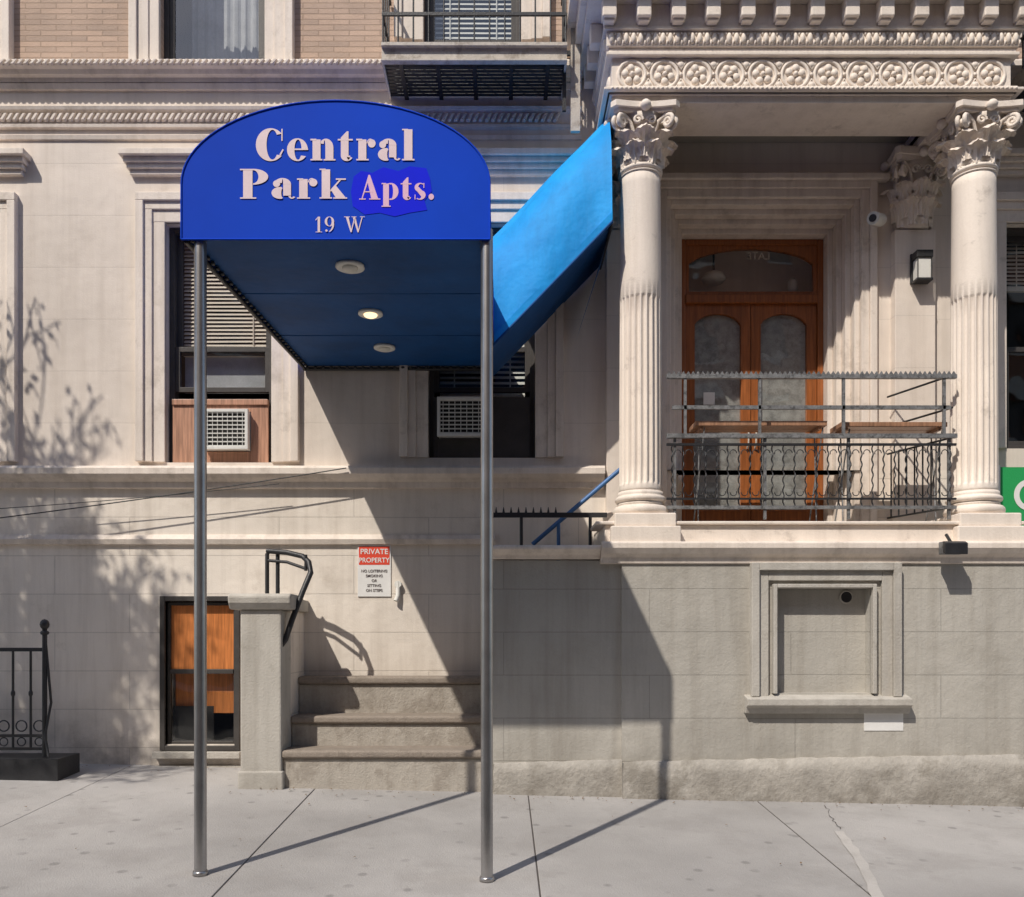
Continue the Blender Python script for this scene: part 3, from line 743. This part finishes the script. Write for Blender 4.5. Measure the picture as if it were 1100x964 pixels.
# ---------------------------------------------------------------- stoop
ST=empty('entrance_steps'); b=B(); sx0,sx1=-1.99,-.105
def step(y0,y1,zb,ztp,nos=.035):
    b.box(sx0,sx1,y0,y1,zb,ztp-.075,STEP)
    b.prof([(y0-nos,ztp-.06),(y0-nos,ztp-.015),(y0-nos+.015,ztp),(y1,ztp),(y1,ztp-.074),(y0-nos+.02,ztp-.074)],sx0-.0,sx1+.0,TREAD)
step(7.55,W-.05,-.2,PZ(806,7.55)); step(7.86,W-.045,PZ(806,7.55)-.05,PZ(769,7.86)); step(8.14,W-.04,PZ(769,7.86)-.05,PZ(727,8.14))
zz=PZ(727,8.14); nst=7
for i in range(nst):
    b.box(-.10+.17*i,-.10+.17*(i+1),7.745,W-.04,0.2,zz+(FZ-zz)*(i+1)/nst-.04,STEP)
b.obj('steps',ST,bevel=.012)
b=B()
px0,px1=PX(258,7.5),PX(302,7.5)
b.box(px0,px1,7.5,7.85,-.2,PZ(655,7.5),GREYT)
b.box(px0-.02,px1+.02,7.48,7.87,-.2,gz(-2.2,7.5)+.16,GREYT)
b.prof([(7.47,PZ(655,7.5)),(7.43,PZ(648,7.5)),(7.42,PZ(641,7.5)),(7.46,PZ(638,7.5)),(7.89,PZ(638,7.5)),(7.93,PZ(641,7.5)),(7.92,PZ(648,7.5)),(7.88,PZ(655,7.5))],px0-.09,px1+.10,GREYT)
b.obj('newel_pier',ST,bevel=.015)
b=B()
b.box(px0+.08,px1-.003,7.851,W-.002,-.2,PZ(655,7.5),CREAM_LOW)
b.box(px0+.04,px1+.04,7.931,W-.002,PZ(655,7.5)+.001,PZ(641,7.5),GREYT)
b.obj('cheek_wall',ST,bevel=.01)
H=empty('stair_handrail'); b=B()
hy=7.95
hz=PZ(592,hy)
for dx in (0,.10):
    X=PX(287,hy)+dx
    b.tube([(X,hy,PZ(642,hy)),(X,hy,hz-.03),(X+.03,hy,hz)],.020,IRON)
xa=PX(287,hy)
b.tube([(xa,hy,hz),(xa+.2,hy-.05,hz-.02),(xa+.36,hy-.1,hz-.06),(xa+.43,hy-.15,hz-.12),(xa+.46,hy-.2,hz-.22),(xa+.40,hy-.26,hz-.40),(xa+.32,hy-.33,hz-.66),(xa+.27,hy-.37,hz-.84),(xa+.23,hy-.38,hz-.90),(xa+.17,hy-.38,hz-.89)],.026,IRON,10)
b.tube([(xa,hy,hz-.09),(xa+.2,hy-.05,hz-.11),(xa+.40,hy-.14,hz-.18)],.015,IRON)
b.tube([(xa+.40,hy-.14,hz-.20),(xa+.40,hy-.14,hz-.05)],.015,IRON)
b.obj('rail',H)
H=empty('spiked_iron_rail'); b=B(); yy=7.95
b.box(PX(530,yy),PX(652,yy),yy-.015,yy+.015,PZ(556,yy),PZ(551,yy),IRON)
for i in range(9):
    x=PX(533+i*8,yy); b.tube([(x,yy,PZ(551,yy)),(x,yy,PZ(545,yy))],[.014,.003],IRON,6)
b.tube([(PX(634,yy),yy,PZ(552,yy)),(PX(634,yy),yy,2.2)],.016,IRON); b.tube([(PX(560,yy),yy,PZ(552,yy)),(PX(560,yy),yy,1.9)],.016,IRON)
b.obj('rail',H)
H=empty('blue_handrail'); b=B(); yy=8.1
b.tube([(PX(572,yy),yy,PZ(585,yy)),(PX(668,yy),yy,PZ(503,yy))],.022,BLUEPIPE,10)
b.tube([(PX(668,yy),yy,PZ(503,yy)),(PX(690,yy),yy,PZ(503,yy))],.022,BLUEPIPE,10)
b.tube([(PX(600,yy),yy,PZ(562,yy)),(PX(600,yy),yy,1.9)],.018,BLUEPIPE,8); b.obj('rail',H)
# ---------------------------------------------------------------- iron fence left
FN=empty('iron_fence'); b=B(); fy=7.75
def fx(a): return PX(a,fy)
def fz(a): return PZ(a,fy)
b.box(fx(-300),fx(68),fy-.10,fy+.3,gz(-4.5,fy)-.1,fz(814),IRON)
X=fx(48)
b.tube([(X,fy,fz(813)),(X,fy,fz(676))],.022,IRON,10); b.ell((X,fy,fz(671)),(.042,.042,.05),IRON); b.lathe([(.03,fz(682)),(.04,fz(680)),(.03,fz(678))],X,fy,IRON,12)
b.tube([(X+.01,fy,fz(690)),(X+.06,fy,fz(755)),(X+.02,fy-.03,fz(790)),(X+.08,fy-.08,fz(812))],.012,IRON,8)
b.box(fx(-300),X,fy-.012,fy+.012,fz(700),fz(696),IRON); b.box(fx(-300),X,fy-.012,fy+.012,fz(792),fz(789),IRON); b.box(fx(-300),X,fy-.012,fy+.012,fz(806),fz(803),IRON)
for a in range(-290,46,19):
    b.tube([(fx(a),fy,fz(804)),(fx(a),fy,fz(698))],.011,IRON,6)
    b.ell((fx(a),fy,fz(745)),(.02,.02,.035),IRON,8,5)
    b.torus_xz((fx(a+9),fy,fz(797)),.038,.006,IRON,14,5)
    b.torus_xz((fx(a+9),fy,fz(780)),.05,.007,IRON,14,5)
b.obj('fence_bars',FN)
# ---------------------------------------------------------------- sign
SG=empty('private_property_sign'); b=B(); sy=W-.012
s0,s1,t0,t1=wx(384.5),wx(420),wz(641),wz(586)
b.box(s0,s1,sy,W-.001,t0,t1,SIGNW)
b.box(s0+.012,s1-.012,sy-.002,sy,wz(607),t1-.012,REDS); b.obj('board',SG)
xm_=(s0+s1)/2
text('title','PRIVATE',xm_,wz(595.5),sy-.004,.075,SIGNW,SG); text('title','PROPERTY',xm_,wz(604.5),sy-.004,.068,SIGNW,SG,sx=.95)
for i,tx in enumerate(('NO LOITERING','SMOKING','OR','SITTING','ON STEPS')): text('line',tx,xm_,wz(615+i*5.2),sy-.003,.038,SIGNT,SG)
O=empty('conduit_outlet'); b=B(); b.tube([(wx(428),W-.03,wz(625)),(wx(428),W-.03,wz(640)),(wx(428)-.02,W-.05,wz(646))],.024,WHITEP,10); b.tube([(wx(428),W-.001,wz(628)),(wx(428),W-.05,wz(628))],.035,WHITEP,12); b.obj('fitting',O)
# ---------------------------------------------------------------- fire escapes
def fire_escape(x0,x1,zb,yf):
    E=empty('fire_escape'); b=B()
    h=.17
    b.box(x0,x1,yf,yf+.02,zb,zb+h,FESC); b.box(x0,x1,yf-.04,yf,zb+h-.03,zb+h,FESC); b.box(x0,x1,yf-.04,yf,zb,zb+.015,FESC)
    b.box(x0,x0+.02,yf+.021,W,zb,zb+h,FESC); b.box(x1-.02,x1,yf+.021,W,zb,zb+h,FESC)
    y=yf+.04
    while y<W-.03:
        b.box(x0+.02,x1-.02,y,y+.040,zb+.03,zb+.045,IRON); y+=.05
    for k in range(5):
        x=x0+(x1-x0)*(k+.5)/5; b.box(x-.02,x+.02,yf+.022,W,zb+.005,zb+.028,IRON)
    for zz_ in (zb+.45,zb+.95): b.box(x0,x1,yf,yf+.02,zz_,zz_+.03,IRON); b.box(x0,x0+.02,yf+.02,W,zz_,zz_+.03,IRON); b.box(x1-.02,x1,yf+.02,W,zz_,zz_+.03,IRON)
    n=int((x1-x0)/.14)
    for k in range(n+1):
        x=x0+.01+(x1-x0-.02)*k/n; b.tube([(x,yf+.01,zb+h),(x,yf+.01,zb+.95)],.009,IRON,6)
    for k in range(1,4):
        for x in (x0+.01,x1-.01): b.tube([(x,yf+(W-yf)*k/4,zb+h),(x,yf+(W-yf)*k/4,zb+.95)],.009,IRON,6)
    b.obj('balcony',E); return E
ff=7.85
fe=fire_escape(PX(410,ff),PX(609,ff),PZ(68,ff),ff)
b=B(); b.box(PX(613,8),PX(623,8),7.98,8.02,PZ(142,8),PZ(-200,8),FESC); b.box(PX(604,8),PX(608,8),7.98,8.01,PZ(120,8),PZ(-200,8),IRON)
b.box(PX(609,8),PX(612.8,8),7.99,8.01,PZ(60,8),PZ(55,8),IRON); b.box(PX(609,8),PX(612.8,8),7.99,8.01,PZ(20,8),PZ(15,8),IRON)
b.obj('drop_ladder_stile',fe)
fire_escape(4.95,7.6,6.75,7.6)
fe=empty('fire_escape'); b=B()
for k in range(14):
    b.box(5.0,5.7,7.62,7.66,5.2+.13*k-.012,5.2+.13*k+.012,IRON)
b.box(4.97,5.0,7.6,7.68,5.1,6.75,IRON); b.box(5.7,5.73,7.6,7.68,5.1,6.75,IRON); b.obj('drop_ladder',fe)
G=empty('shop_sign'); b=B(); b.box(PX(1074,8.0),PX(1074,8.0)+1.6,8.0,8.05,PZ(566,8),PZ(502,8),GREEN); b.box(PX(1071,8.0),PX(1074,8.0)-.001,7.99,8.06,PZ(568,8),PZ(500,8),SIGNW)
b.box(PX(1074,8.0),PX(1074,8.0)+1.6,8.0,8.05,PZ(596,8),PZ(568,8),SIGNW)
b.box(PX(1090,8),PX(1092,8),8.051,W,PZ(540,8),PZ(535,8),IRON)
b.obj('sign_board',G); text('sign_lettering','Cafe',PX(1076,8)+.1,PZ(548,8),7.996,.42,SIGNW,G,'LEFT')
L=empty('flood_light'); b=B(); cx=PX(1023,7.3); cz=PZ(588,7.3)
b.box(cx-.09,cx+.09,7.27,7.36,cz-.06,cz+.05,IRONG); b.prof([(7.27,cz-.05),(7.23,cz-.07),(7.23,cz+.03),(7.27,cz+.05)],cx-.1,cx+.1,IRON); b.tube([(cx,7.33,cz+.05),(cx,7.4,cz+.12)],.015,IRON); b.obj('lamp_body',L,bevel=.01)
C=empty('wall_cable'); b=B()
def cable(p,q,sag,y,r=.006):
    pts=[]
    for i in range(21):
        t=i/20; X=PX(p[0]+(q[0]-p[0])*t,y); Z=PZ(p[1]+(q[1]-p[1])*t,y)-sag*4*t*(1-t); pts.append((X,y,Z))
    b.tube(pts,r,IRON,5)
cable((-300,590),(372,503),.05,8.22); cable((-300,560),(300,520),.06,8.26,.004); b.obj('cable',C)
# ---------------------------------------------------------------- canopy
CA=empty('entrance_canopy')
cx0,cx1=-2.0,-.085; zb=3.965; zs=4.31; zt2=4.825; yF=5.2; yB=W-.02; rise=.205
def prof2(n=36):
    pts=[(cx0,zb),(cx0,zs)]
    c=(cx0+cx1)/2; rx_=(cx1-cx0)/2
    for i in range(1,n):
        a=math.pi-math.pi*i/n; pts.append((c+rx_*math.cos(a),zs+(zt2-zs)*math.sin(a)))
    pts+=[(cx1,zs),(cx1,zb)]; return pts
P=prof2()
b=B(); n=len(P)
b.add([(x,yF,z) for x,z in P],[list(range(n))[::-1]],BLUE)
b.add([(x,yF,z) for x,z in P]+[(x,yB,z+rise) for x,z in P],[(i,n+i,n+i+1,i+1) for i in range(n-1)],BLUE,False)
b.tube([(x,yF-.001,z) for x,z in P],.006,BLUE,6); b.tube([(cx0,yF-.001,zb),(cx1,yF-.001,zb)],.006,BLUE,6)
b.obj('canvas_shell',CA)
b=B()
nx_,ny_=10,16; vs=[];fs=[]
zi=zb+.03
for j in range(ny_+1):
    for i in range(nx_+1):
        u=i/nx_;v=j/ny_
        vs.append((cx0+.03+(cx1-cx0-.06)*u,yF+.03+(yB-yF-.05)*v,zi+rise*v-.012*math.sin(math.pi*u)*abs(math.sin(math.pi*v*3))))
for j in range(ny_):
    for i in range(nx_): q=j*(nx_+1)+i; fs.append((q,q+nx_+1,q+nx_+2,q+1))
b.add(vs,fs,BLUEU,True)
for v in (1/3,2/3): b.box(cx0+.02,cx1-.02,yF+(yB-yF)*v-.004,yF+(yB-yF)*v+.004,zi+rise*v-.006,zi+rise*v-.002,BLUEU)
b.obj('lining',CA)
b=B()
for X in (cx0+.02,cx1-.02):
    b.tube([(X,yF+.02,zb+.0),(X,yB,zb+rise)],.016,IRON,8)
    for k in range(34):
        v=(k+.5)/34; y=yF+(yB-yF)*v; b.ell((X+(.03 if X<-1 else -.03),y,zb+rise*v+.01),(.018,.022,.012),IRON,6,4)
b.tube([(cx0,yB-.02,zb+rise),(cx1,yB-.02,zb+rise)],.018,IRON,8)
for k in range(24):
    b.ell((cx0+.05+(cx1-cx0-.1)*k/23,yB-.05,zb+rise+.005),(.02,.018,.012),IRON,6,4)
b.obj('frame_and_lacing',CA)
b=B()
for k,(ppx,ppy) in enumerate(((376,283),(398,334),(413,371))):
    v=(0.18,.52,.85)[k]
    for _ in range(20):
        Y=yF+(yB-yF)*v; z=zi+rise*v; Yn=(z-1.5)*F/(684-ppy); v=(Yn-yF)/(yB-yF)
    Y=yF+(yB-yF)*v; X=PX(ppx,Y); z=zi+rise*v-.012
    b.lathe([(.095,z),(.098,z-.018),(.08,z-.026),(.06,z-.02)],X,Y,WHITEP,24)
    b.ell((X,Y,z-.022),(.055,.055,.022),LAMP if k==1 else LAMPOFF,16,8)
b.obj('ceiling_lights',CA)
b=B()
for X in (-1.9,-.105):
    zg=gz(X,5.25)
    b.tube([(X,5.25,zg),(X,5.25,zb+.08)],.038,STEEL,24)
    b.lathe([(.047,zg),(.047,zg+.02),(.042,zg+.03)],X,5.25,STEEL,24)
b.obj('poles',CA)
# ---- stair canopy
yy0=7.42
SC=empty('stair_canopy'); b=B()
xL,zL=PX(527,yy0),PZ(374,yy0); xR,zR=PX(658,yy0),PZ(238,yy0)
cs_=[(yy0,0),(yy0+.005,.12),(yy0+.03,.46),(yy0+.08,.76),(yy0+.18,.99),(yy0+.40,1.16),(yy0+.65,1.22),(W-.02,1.2)]
vs=[];fs=[];M=24
for i in range(M+1):
    t=i/M; wob=.014*math.sin(t*9)
    for (y,dz) in cs_: vs.append((xL+(xR-xL)*t,y+wob*(dz>.05),zL+(zR-zL)*t+dz-.02*math.sin(math.pi*((t*3)%1))*(0<dz<1.1)))
k=len(cs_)
for i in range(M):
    for j in range(k-1): q=i*k+j; fs.append((q,q+k,q+k+1,q+1))
b.add(vs,fs,BLUEL,True)
b.add([v for v in vs[-k:]]+[(xR,W-.02,zR)],[list(range(k+1))],BLUEL)
b.obj('canvas',SC)
b=B()
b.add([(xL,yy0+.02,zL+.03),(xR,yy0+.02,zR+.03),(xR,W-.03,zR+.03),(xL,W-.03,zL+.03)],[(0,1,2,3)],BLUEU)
b.add([(xL,yy0-.004,zL+.015),(xR,yy0-.004,zR+.015),(xR,yy0-.004,zR+.09),(xL,yy0-.004,zL+.09)],[(0,1,2,3)],BLUEL)
b.tube([(xL,yy0,zL),(xR,yy0,zR)],.012,BLUEU,8); b.tube([(xR,yy0,zR),(xR,W-.03,zR)],.014,IRON,8)
b.add([(xR-.01,yy0+.3,zR-.02),(xR-.25,W-.05,zR-.75),(xR-.01,W-.05,zR-.02)],[(0,1,2)],BLUEU)
b.obj('lining_and_frame',SC)
# ---------------------------------------------------------------- lettering
def ringp(cx,cz,rx,rz,ix,iz,a0,a1,icx=None,icz=None,n=28):
    icx=cx if icx is None else icx; icz=cz if icz is None else icz
    out=[]
    for i in range(n):
        t=[math.radians(a0+(a1-a0)*(i+k)/n) for k in (0,1)]
        out.append([(cx+rx*math.cos(t[0]),cz+rz*math.sin(t[0])),(cx+rx*math.cos(t[1]),cz+rz*math.sin(t[1])),(icx+ix*math.cos(t[1]),icz+iz*math.sin(t[1])),(icx+ix*math.cos(t[0]),icz+iz*math.sin(t[0]))])
    return ('strip',out)
def R_(a,b_,c,d): return ('poly',[(a,b_),(c,b_),(c,d),(a,d)])
def P_(*p): return ('poly',list(p))
def C_(x,z,r): return ('poly',[(x+r*math.cos(i*math.pi/10),z+r*math.sin(i*math.pi/10)) for i in range(20)])
G_={
'C':(.98,[ringp(.5,.5,.5,.52,.2,.47,42,318,.56),R_(.86,.62,.9,1.0),P_((.80,.13),(.86,.19),(.94,.34),(.90,.36),(.8,.2))]),
'e':(.74,[ringp(.36,.34,.35,.36,.12,.32,0,325,.38),R_(.24,.33,.72,.375)]),
'n':(.86,[R_(.07,.04,.34,.66),R_(0,0,.40,.045),R_(0,.63,.20,.68),ringp(.52,.40,.25,.29,.03,.24,0,150,.47),R_(.5,.04,.77,.41),R_(.44,0,.84,.045)]),
't':(.56,[P_((.1,.14),(.36,.14),(.36,.92),(.30,.92),(.1,.72)),R_(0,.63,.5,.68),ringp(.3,.15,.2,.17,-.06,.12,180,340,.36)]),
'r':(.66,[R_(.07,.04,.34,.66),R_(0,0,.42,.045),R_(0,.63,.20,.68),C_(.52,.54,.13),ringp(.47,.5,.13,.19,.10,.16,40,165)]),
'a':(.76,[R_(.38,.1,.63,.5),ringp(.36,.48,.27,.21,.02,.175,0,165,.36),C_(.17,.5,.115),ringp(.28,.19,.27,.20,.04,.15,80,285,.36),ringp(.66,.12,.12,.12,.04,.08,180,330),]),
'l':(.44,[R_(.07,.04,.35,.98),R_(0,0,.42,.045),R_(0,.96,.2,1.0)]),
'P':(.94,[R_(.1,.04,.40,.96),R_(0,0,.52,.045),R_(0,.955,.42,1.0),ringp(.42,.735,.48,.265,.17,.22,-90,90)]),
'k':(.88,[R_(.07,.04,.34,.98),R_(0,0,.40,.045),R_(0,.96,.2,1.0),P_((.33,.28),(.36,.24),(.68,.62),(.64,.65)),P_((.36,.30),(.52,.44),(.84,.03),(.52,.03)),R_(.44,0,.88,.045),R_(.52,.63,.84,.68)]),
'A':(.98,[P_((.10,.03),(.15,.03),(.47,.9),(.42,1.0)),P_((.42,1.02),(.50,1.02),(.88,.03),(.56,.03),(.38,.78)),R_(.24,.3,.64,.345),R_(0,0,.30,.045),R_(.46,0,.98,.045)]),
'p':(.82,[R_(.07,-.26,.34,.66),R_(0,-.3,.42,-.255),R_(0,.63,.20,.68),ringp(.42,.34,.36,.35,.09,.30,-110,110,.44)]),
's':(.6,[ringp(.28,.50,.25,.19,.12,.15,50,250,.32),P_((.06,.44),(.22,.52),(.52,.24),(.34,.12)),ringp(.28,.19,.26,.20,.11,.16,-130,60,.24),R_(.44,.48,.48,.68),R_(.03,0,.07,.2)]),
'.':(.3,[C_(.14,.12,.125)]),
'1':(.5,[R_(.18,.03,.32,.98),R_(.06,0,.44,.035),P_((.05,.78),(.2,.98),(.2,.9),(.07,.74))]),
'9':(.62,[ringp(.3,.68,.27,.31,.13,.28,0,360),ringp(.2,.5,.37,.5,.26,.46,-75,20),C_(.13,.1,.07)]),
'W':(1.2,[P_((.1,.97),(.26,.97),(.46,0),(.38,0)),P_((.38,0),(.44,0),(.66,.97),(.6,.97)),P_((.5,.97),(.66,.97),(.86,0),(.78,0)),P_((.78,0),(.84,0),(1.08,.97),(1.02,.97)),R_(0,.955,.34,.99),R_(.44,.955,.72,.99),R_(.92,.955,1.2,.99)]),
' ':(.4,[])}
def lettering(nm,s,px0,px1,pyb,pyt,m,y=yF):
    b=B(); tot=sum(G_[c][0] for c in s)+.06*(len(s)-1)
    X0,X1=PX(px0,y),PX(px1,y); Z0,Z1=PZ(pyb,y),PZ(pyt,y); sx=(X1-X0)/tot; sz=Z1-Z0; cur=0; lay=0
    for c in s:
        wd,ps=G_[c]
        for kind,pl in ps:
            lay=(lay+1)%9; yy=y-.0035-lay*.0003
            polys=pl if kind=='strip' else [pl]
            for q in polys: b.add([(X0+(cur+p[0])*sx,yy,Z0+p[1]*sz) for p in q],[list(range(len(q)))],m)
        cur+=wd+.06
    b.obj(nm,CA)
lettering('lettering_central','Central',275,446,173,139,LETTER)
lettering('lettering_park','Park',258,373,214,182,LETTER)
lettering('lettering_apts','Apts.',386,467,215,189,LETTERP)
lettering('lettering_number','19 W',338,392,250,233,LETTER)
pp=[(380,190),(388,184),(400,186),(412,180),(428,184),(440,179),(458,181),(462,192),(464,206),(456,216),(459,226),(440,229),(424,233),(408,229),(392,231),(379,222),(377,206)]
b=B()
yq=yF-.0022; b.add([(PX(a,yF),yq,PZ(c,yF)) for a,c in pp],[list(range(len(pp)))],BLUEP); b.obj('paint_patch',CA)
# ---------------------------------------------------------------- street tree left of the frame
def make_tree(tx,ty,tz,h0,L0,r0,levels,kids,leafs,leafsize,spread,seed):
    random.seed(seed)
    TR=empty('street_tree'); b=B(); lf=B()
    def branch(p,d,L,r,lev):
        n=4; pts=[p.copy()]; q=p.copy(); dd=d.copy()
        for i in range(n):
            dd=(dd+Vector((random.gauss(0,.10),random.gauss(0,.10),random.gauss(.04,.06)))).normalized()
            q=q+dd*L/n; pts.append(q.copy())
        rr=[max(.009,r*(1-.5*i/n)) for i in range(n+1)]
        b.tube(pts,rr,BARK,8 if lev<1 else (5 if lev<3 else 3),False)
        if lev>=levels-1:
            for k in range(leafs):
                s_=leafsize
                c=pts[random.randint(1,n)]+Vector((random.gauss(0,s_*1.3),random.gauss(0,s_*1.3),random.gauss(0,s_*1.3)))
                u=Vector((random.gauss(0,1),random.gauss(0,1),random.gauss(0,1))).normalized()*s_; w_=u.orthogonal().normalized()*s_*.6
                lf.add([c-u,c+w_,c+u,c-w_],[(0,1,2,3)],LEAF)
        if lev<levels:
            nc=kids[lev]
            for k in range(nc):
                t=random.uniform(.35,1) if k<nc-1 else 1
                idx=min(n,int(t*n)); ax=Vector((random.gauss(0,1),random.gauss(0,1),random.gauss(0,.6))).normalized()
                nd=(dd*1.0+ax*spread+Vector((0,0,.18))).normalized()
                branch(pts[idx],nd,L*random.uniform(.55,.75),rr[idx]*.6,lev+1)
    trunk=Vector((tx,ty,tz-.1))
    b.tube([trunk,trunk+Vector((.03,0,.5)),trunk+Vector((0,.05,h0*.55)),trunk+Vector((.08,.05,h0+.1))],[r0*1.5,r0*1.15,r0,r0*.9],BARK,12)
    for k in range(6):
        a=k*1.047+.4; branch(trunk+Vector((.08,.05,h0)),Vector((math.cos(a)*.5,math.sin(a)*.4,1)).normalized(),L0,r0*.55,0)
    b.obj('trunk_and_limbs',TR); lf.obj('leaves',TR)
make_tree(-7.35,4.95,gz(-7.35,4.95),3.2,2.1,.13,4,[5,5,4,4],2,.045,.58,11)
# ---------------------------------------------------------------- light
w=bpy.data.worlds.new('World'); sc.world=w; w.use_nodes=True; nt=w.node_tree
sky=nt.nodes.new('ShaderNodeTexSky'); sky.sky_type='NISHITA'; sky.sun_disc=False
v=Vector((.70,1,-1.42)); el=math.atan2(1.42,math.hypot(.70,1))
sky.sun_elevation=el; sky.sun_rotation=math.atan2(-.70,-1)%(2*math.pi)
bg=nt.nodes['Background']; bg.inputs['Strength'].default_value=.15; nt.links.new(sky.outputs[0],bg.inputs[0])
sun=bpy.data.lights.new('sun','SUN'); sun.energy=4.0; sun.angle=math.radians(.6); sun.color=(1,.93,.83)
so=bpy.data.objects.new('sun',sun); sc.collection.objects.link(so); so.rotation_euler=v.to_track_quat('-Z','Y').to_euler()
cam=bpy.data.cameras.new('camera'); co=bpy.data.objects.new('camera',cam); sc.collection.objects.link(co)
co.location=(0,0,1.5); co.rotation_euler=(math.pi/2,0,0); cam.sensor_fit='HORIZONTAL'; cam.sensor_width=36; cam.lens=F/1100*36
cam.shift_x=(550-541)/1100; cam.shift_y=(684-482)/1100; cam.clip_end=2000; sc.camera=co
sc.view_settings.view_transform='Standard'; sc.view_settings.look='None'; sc.view_settings.exposure=0
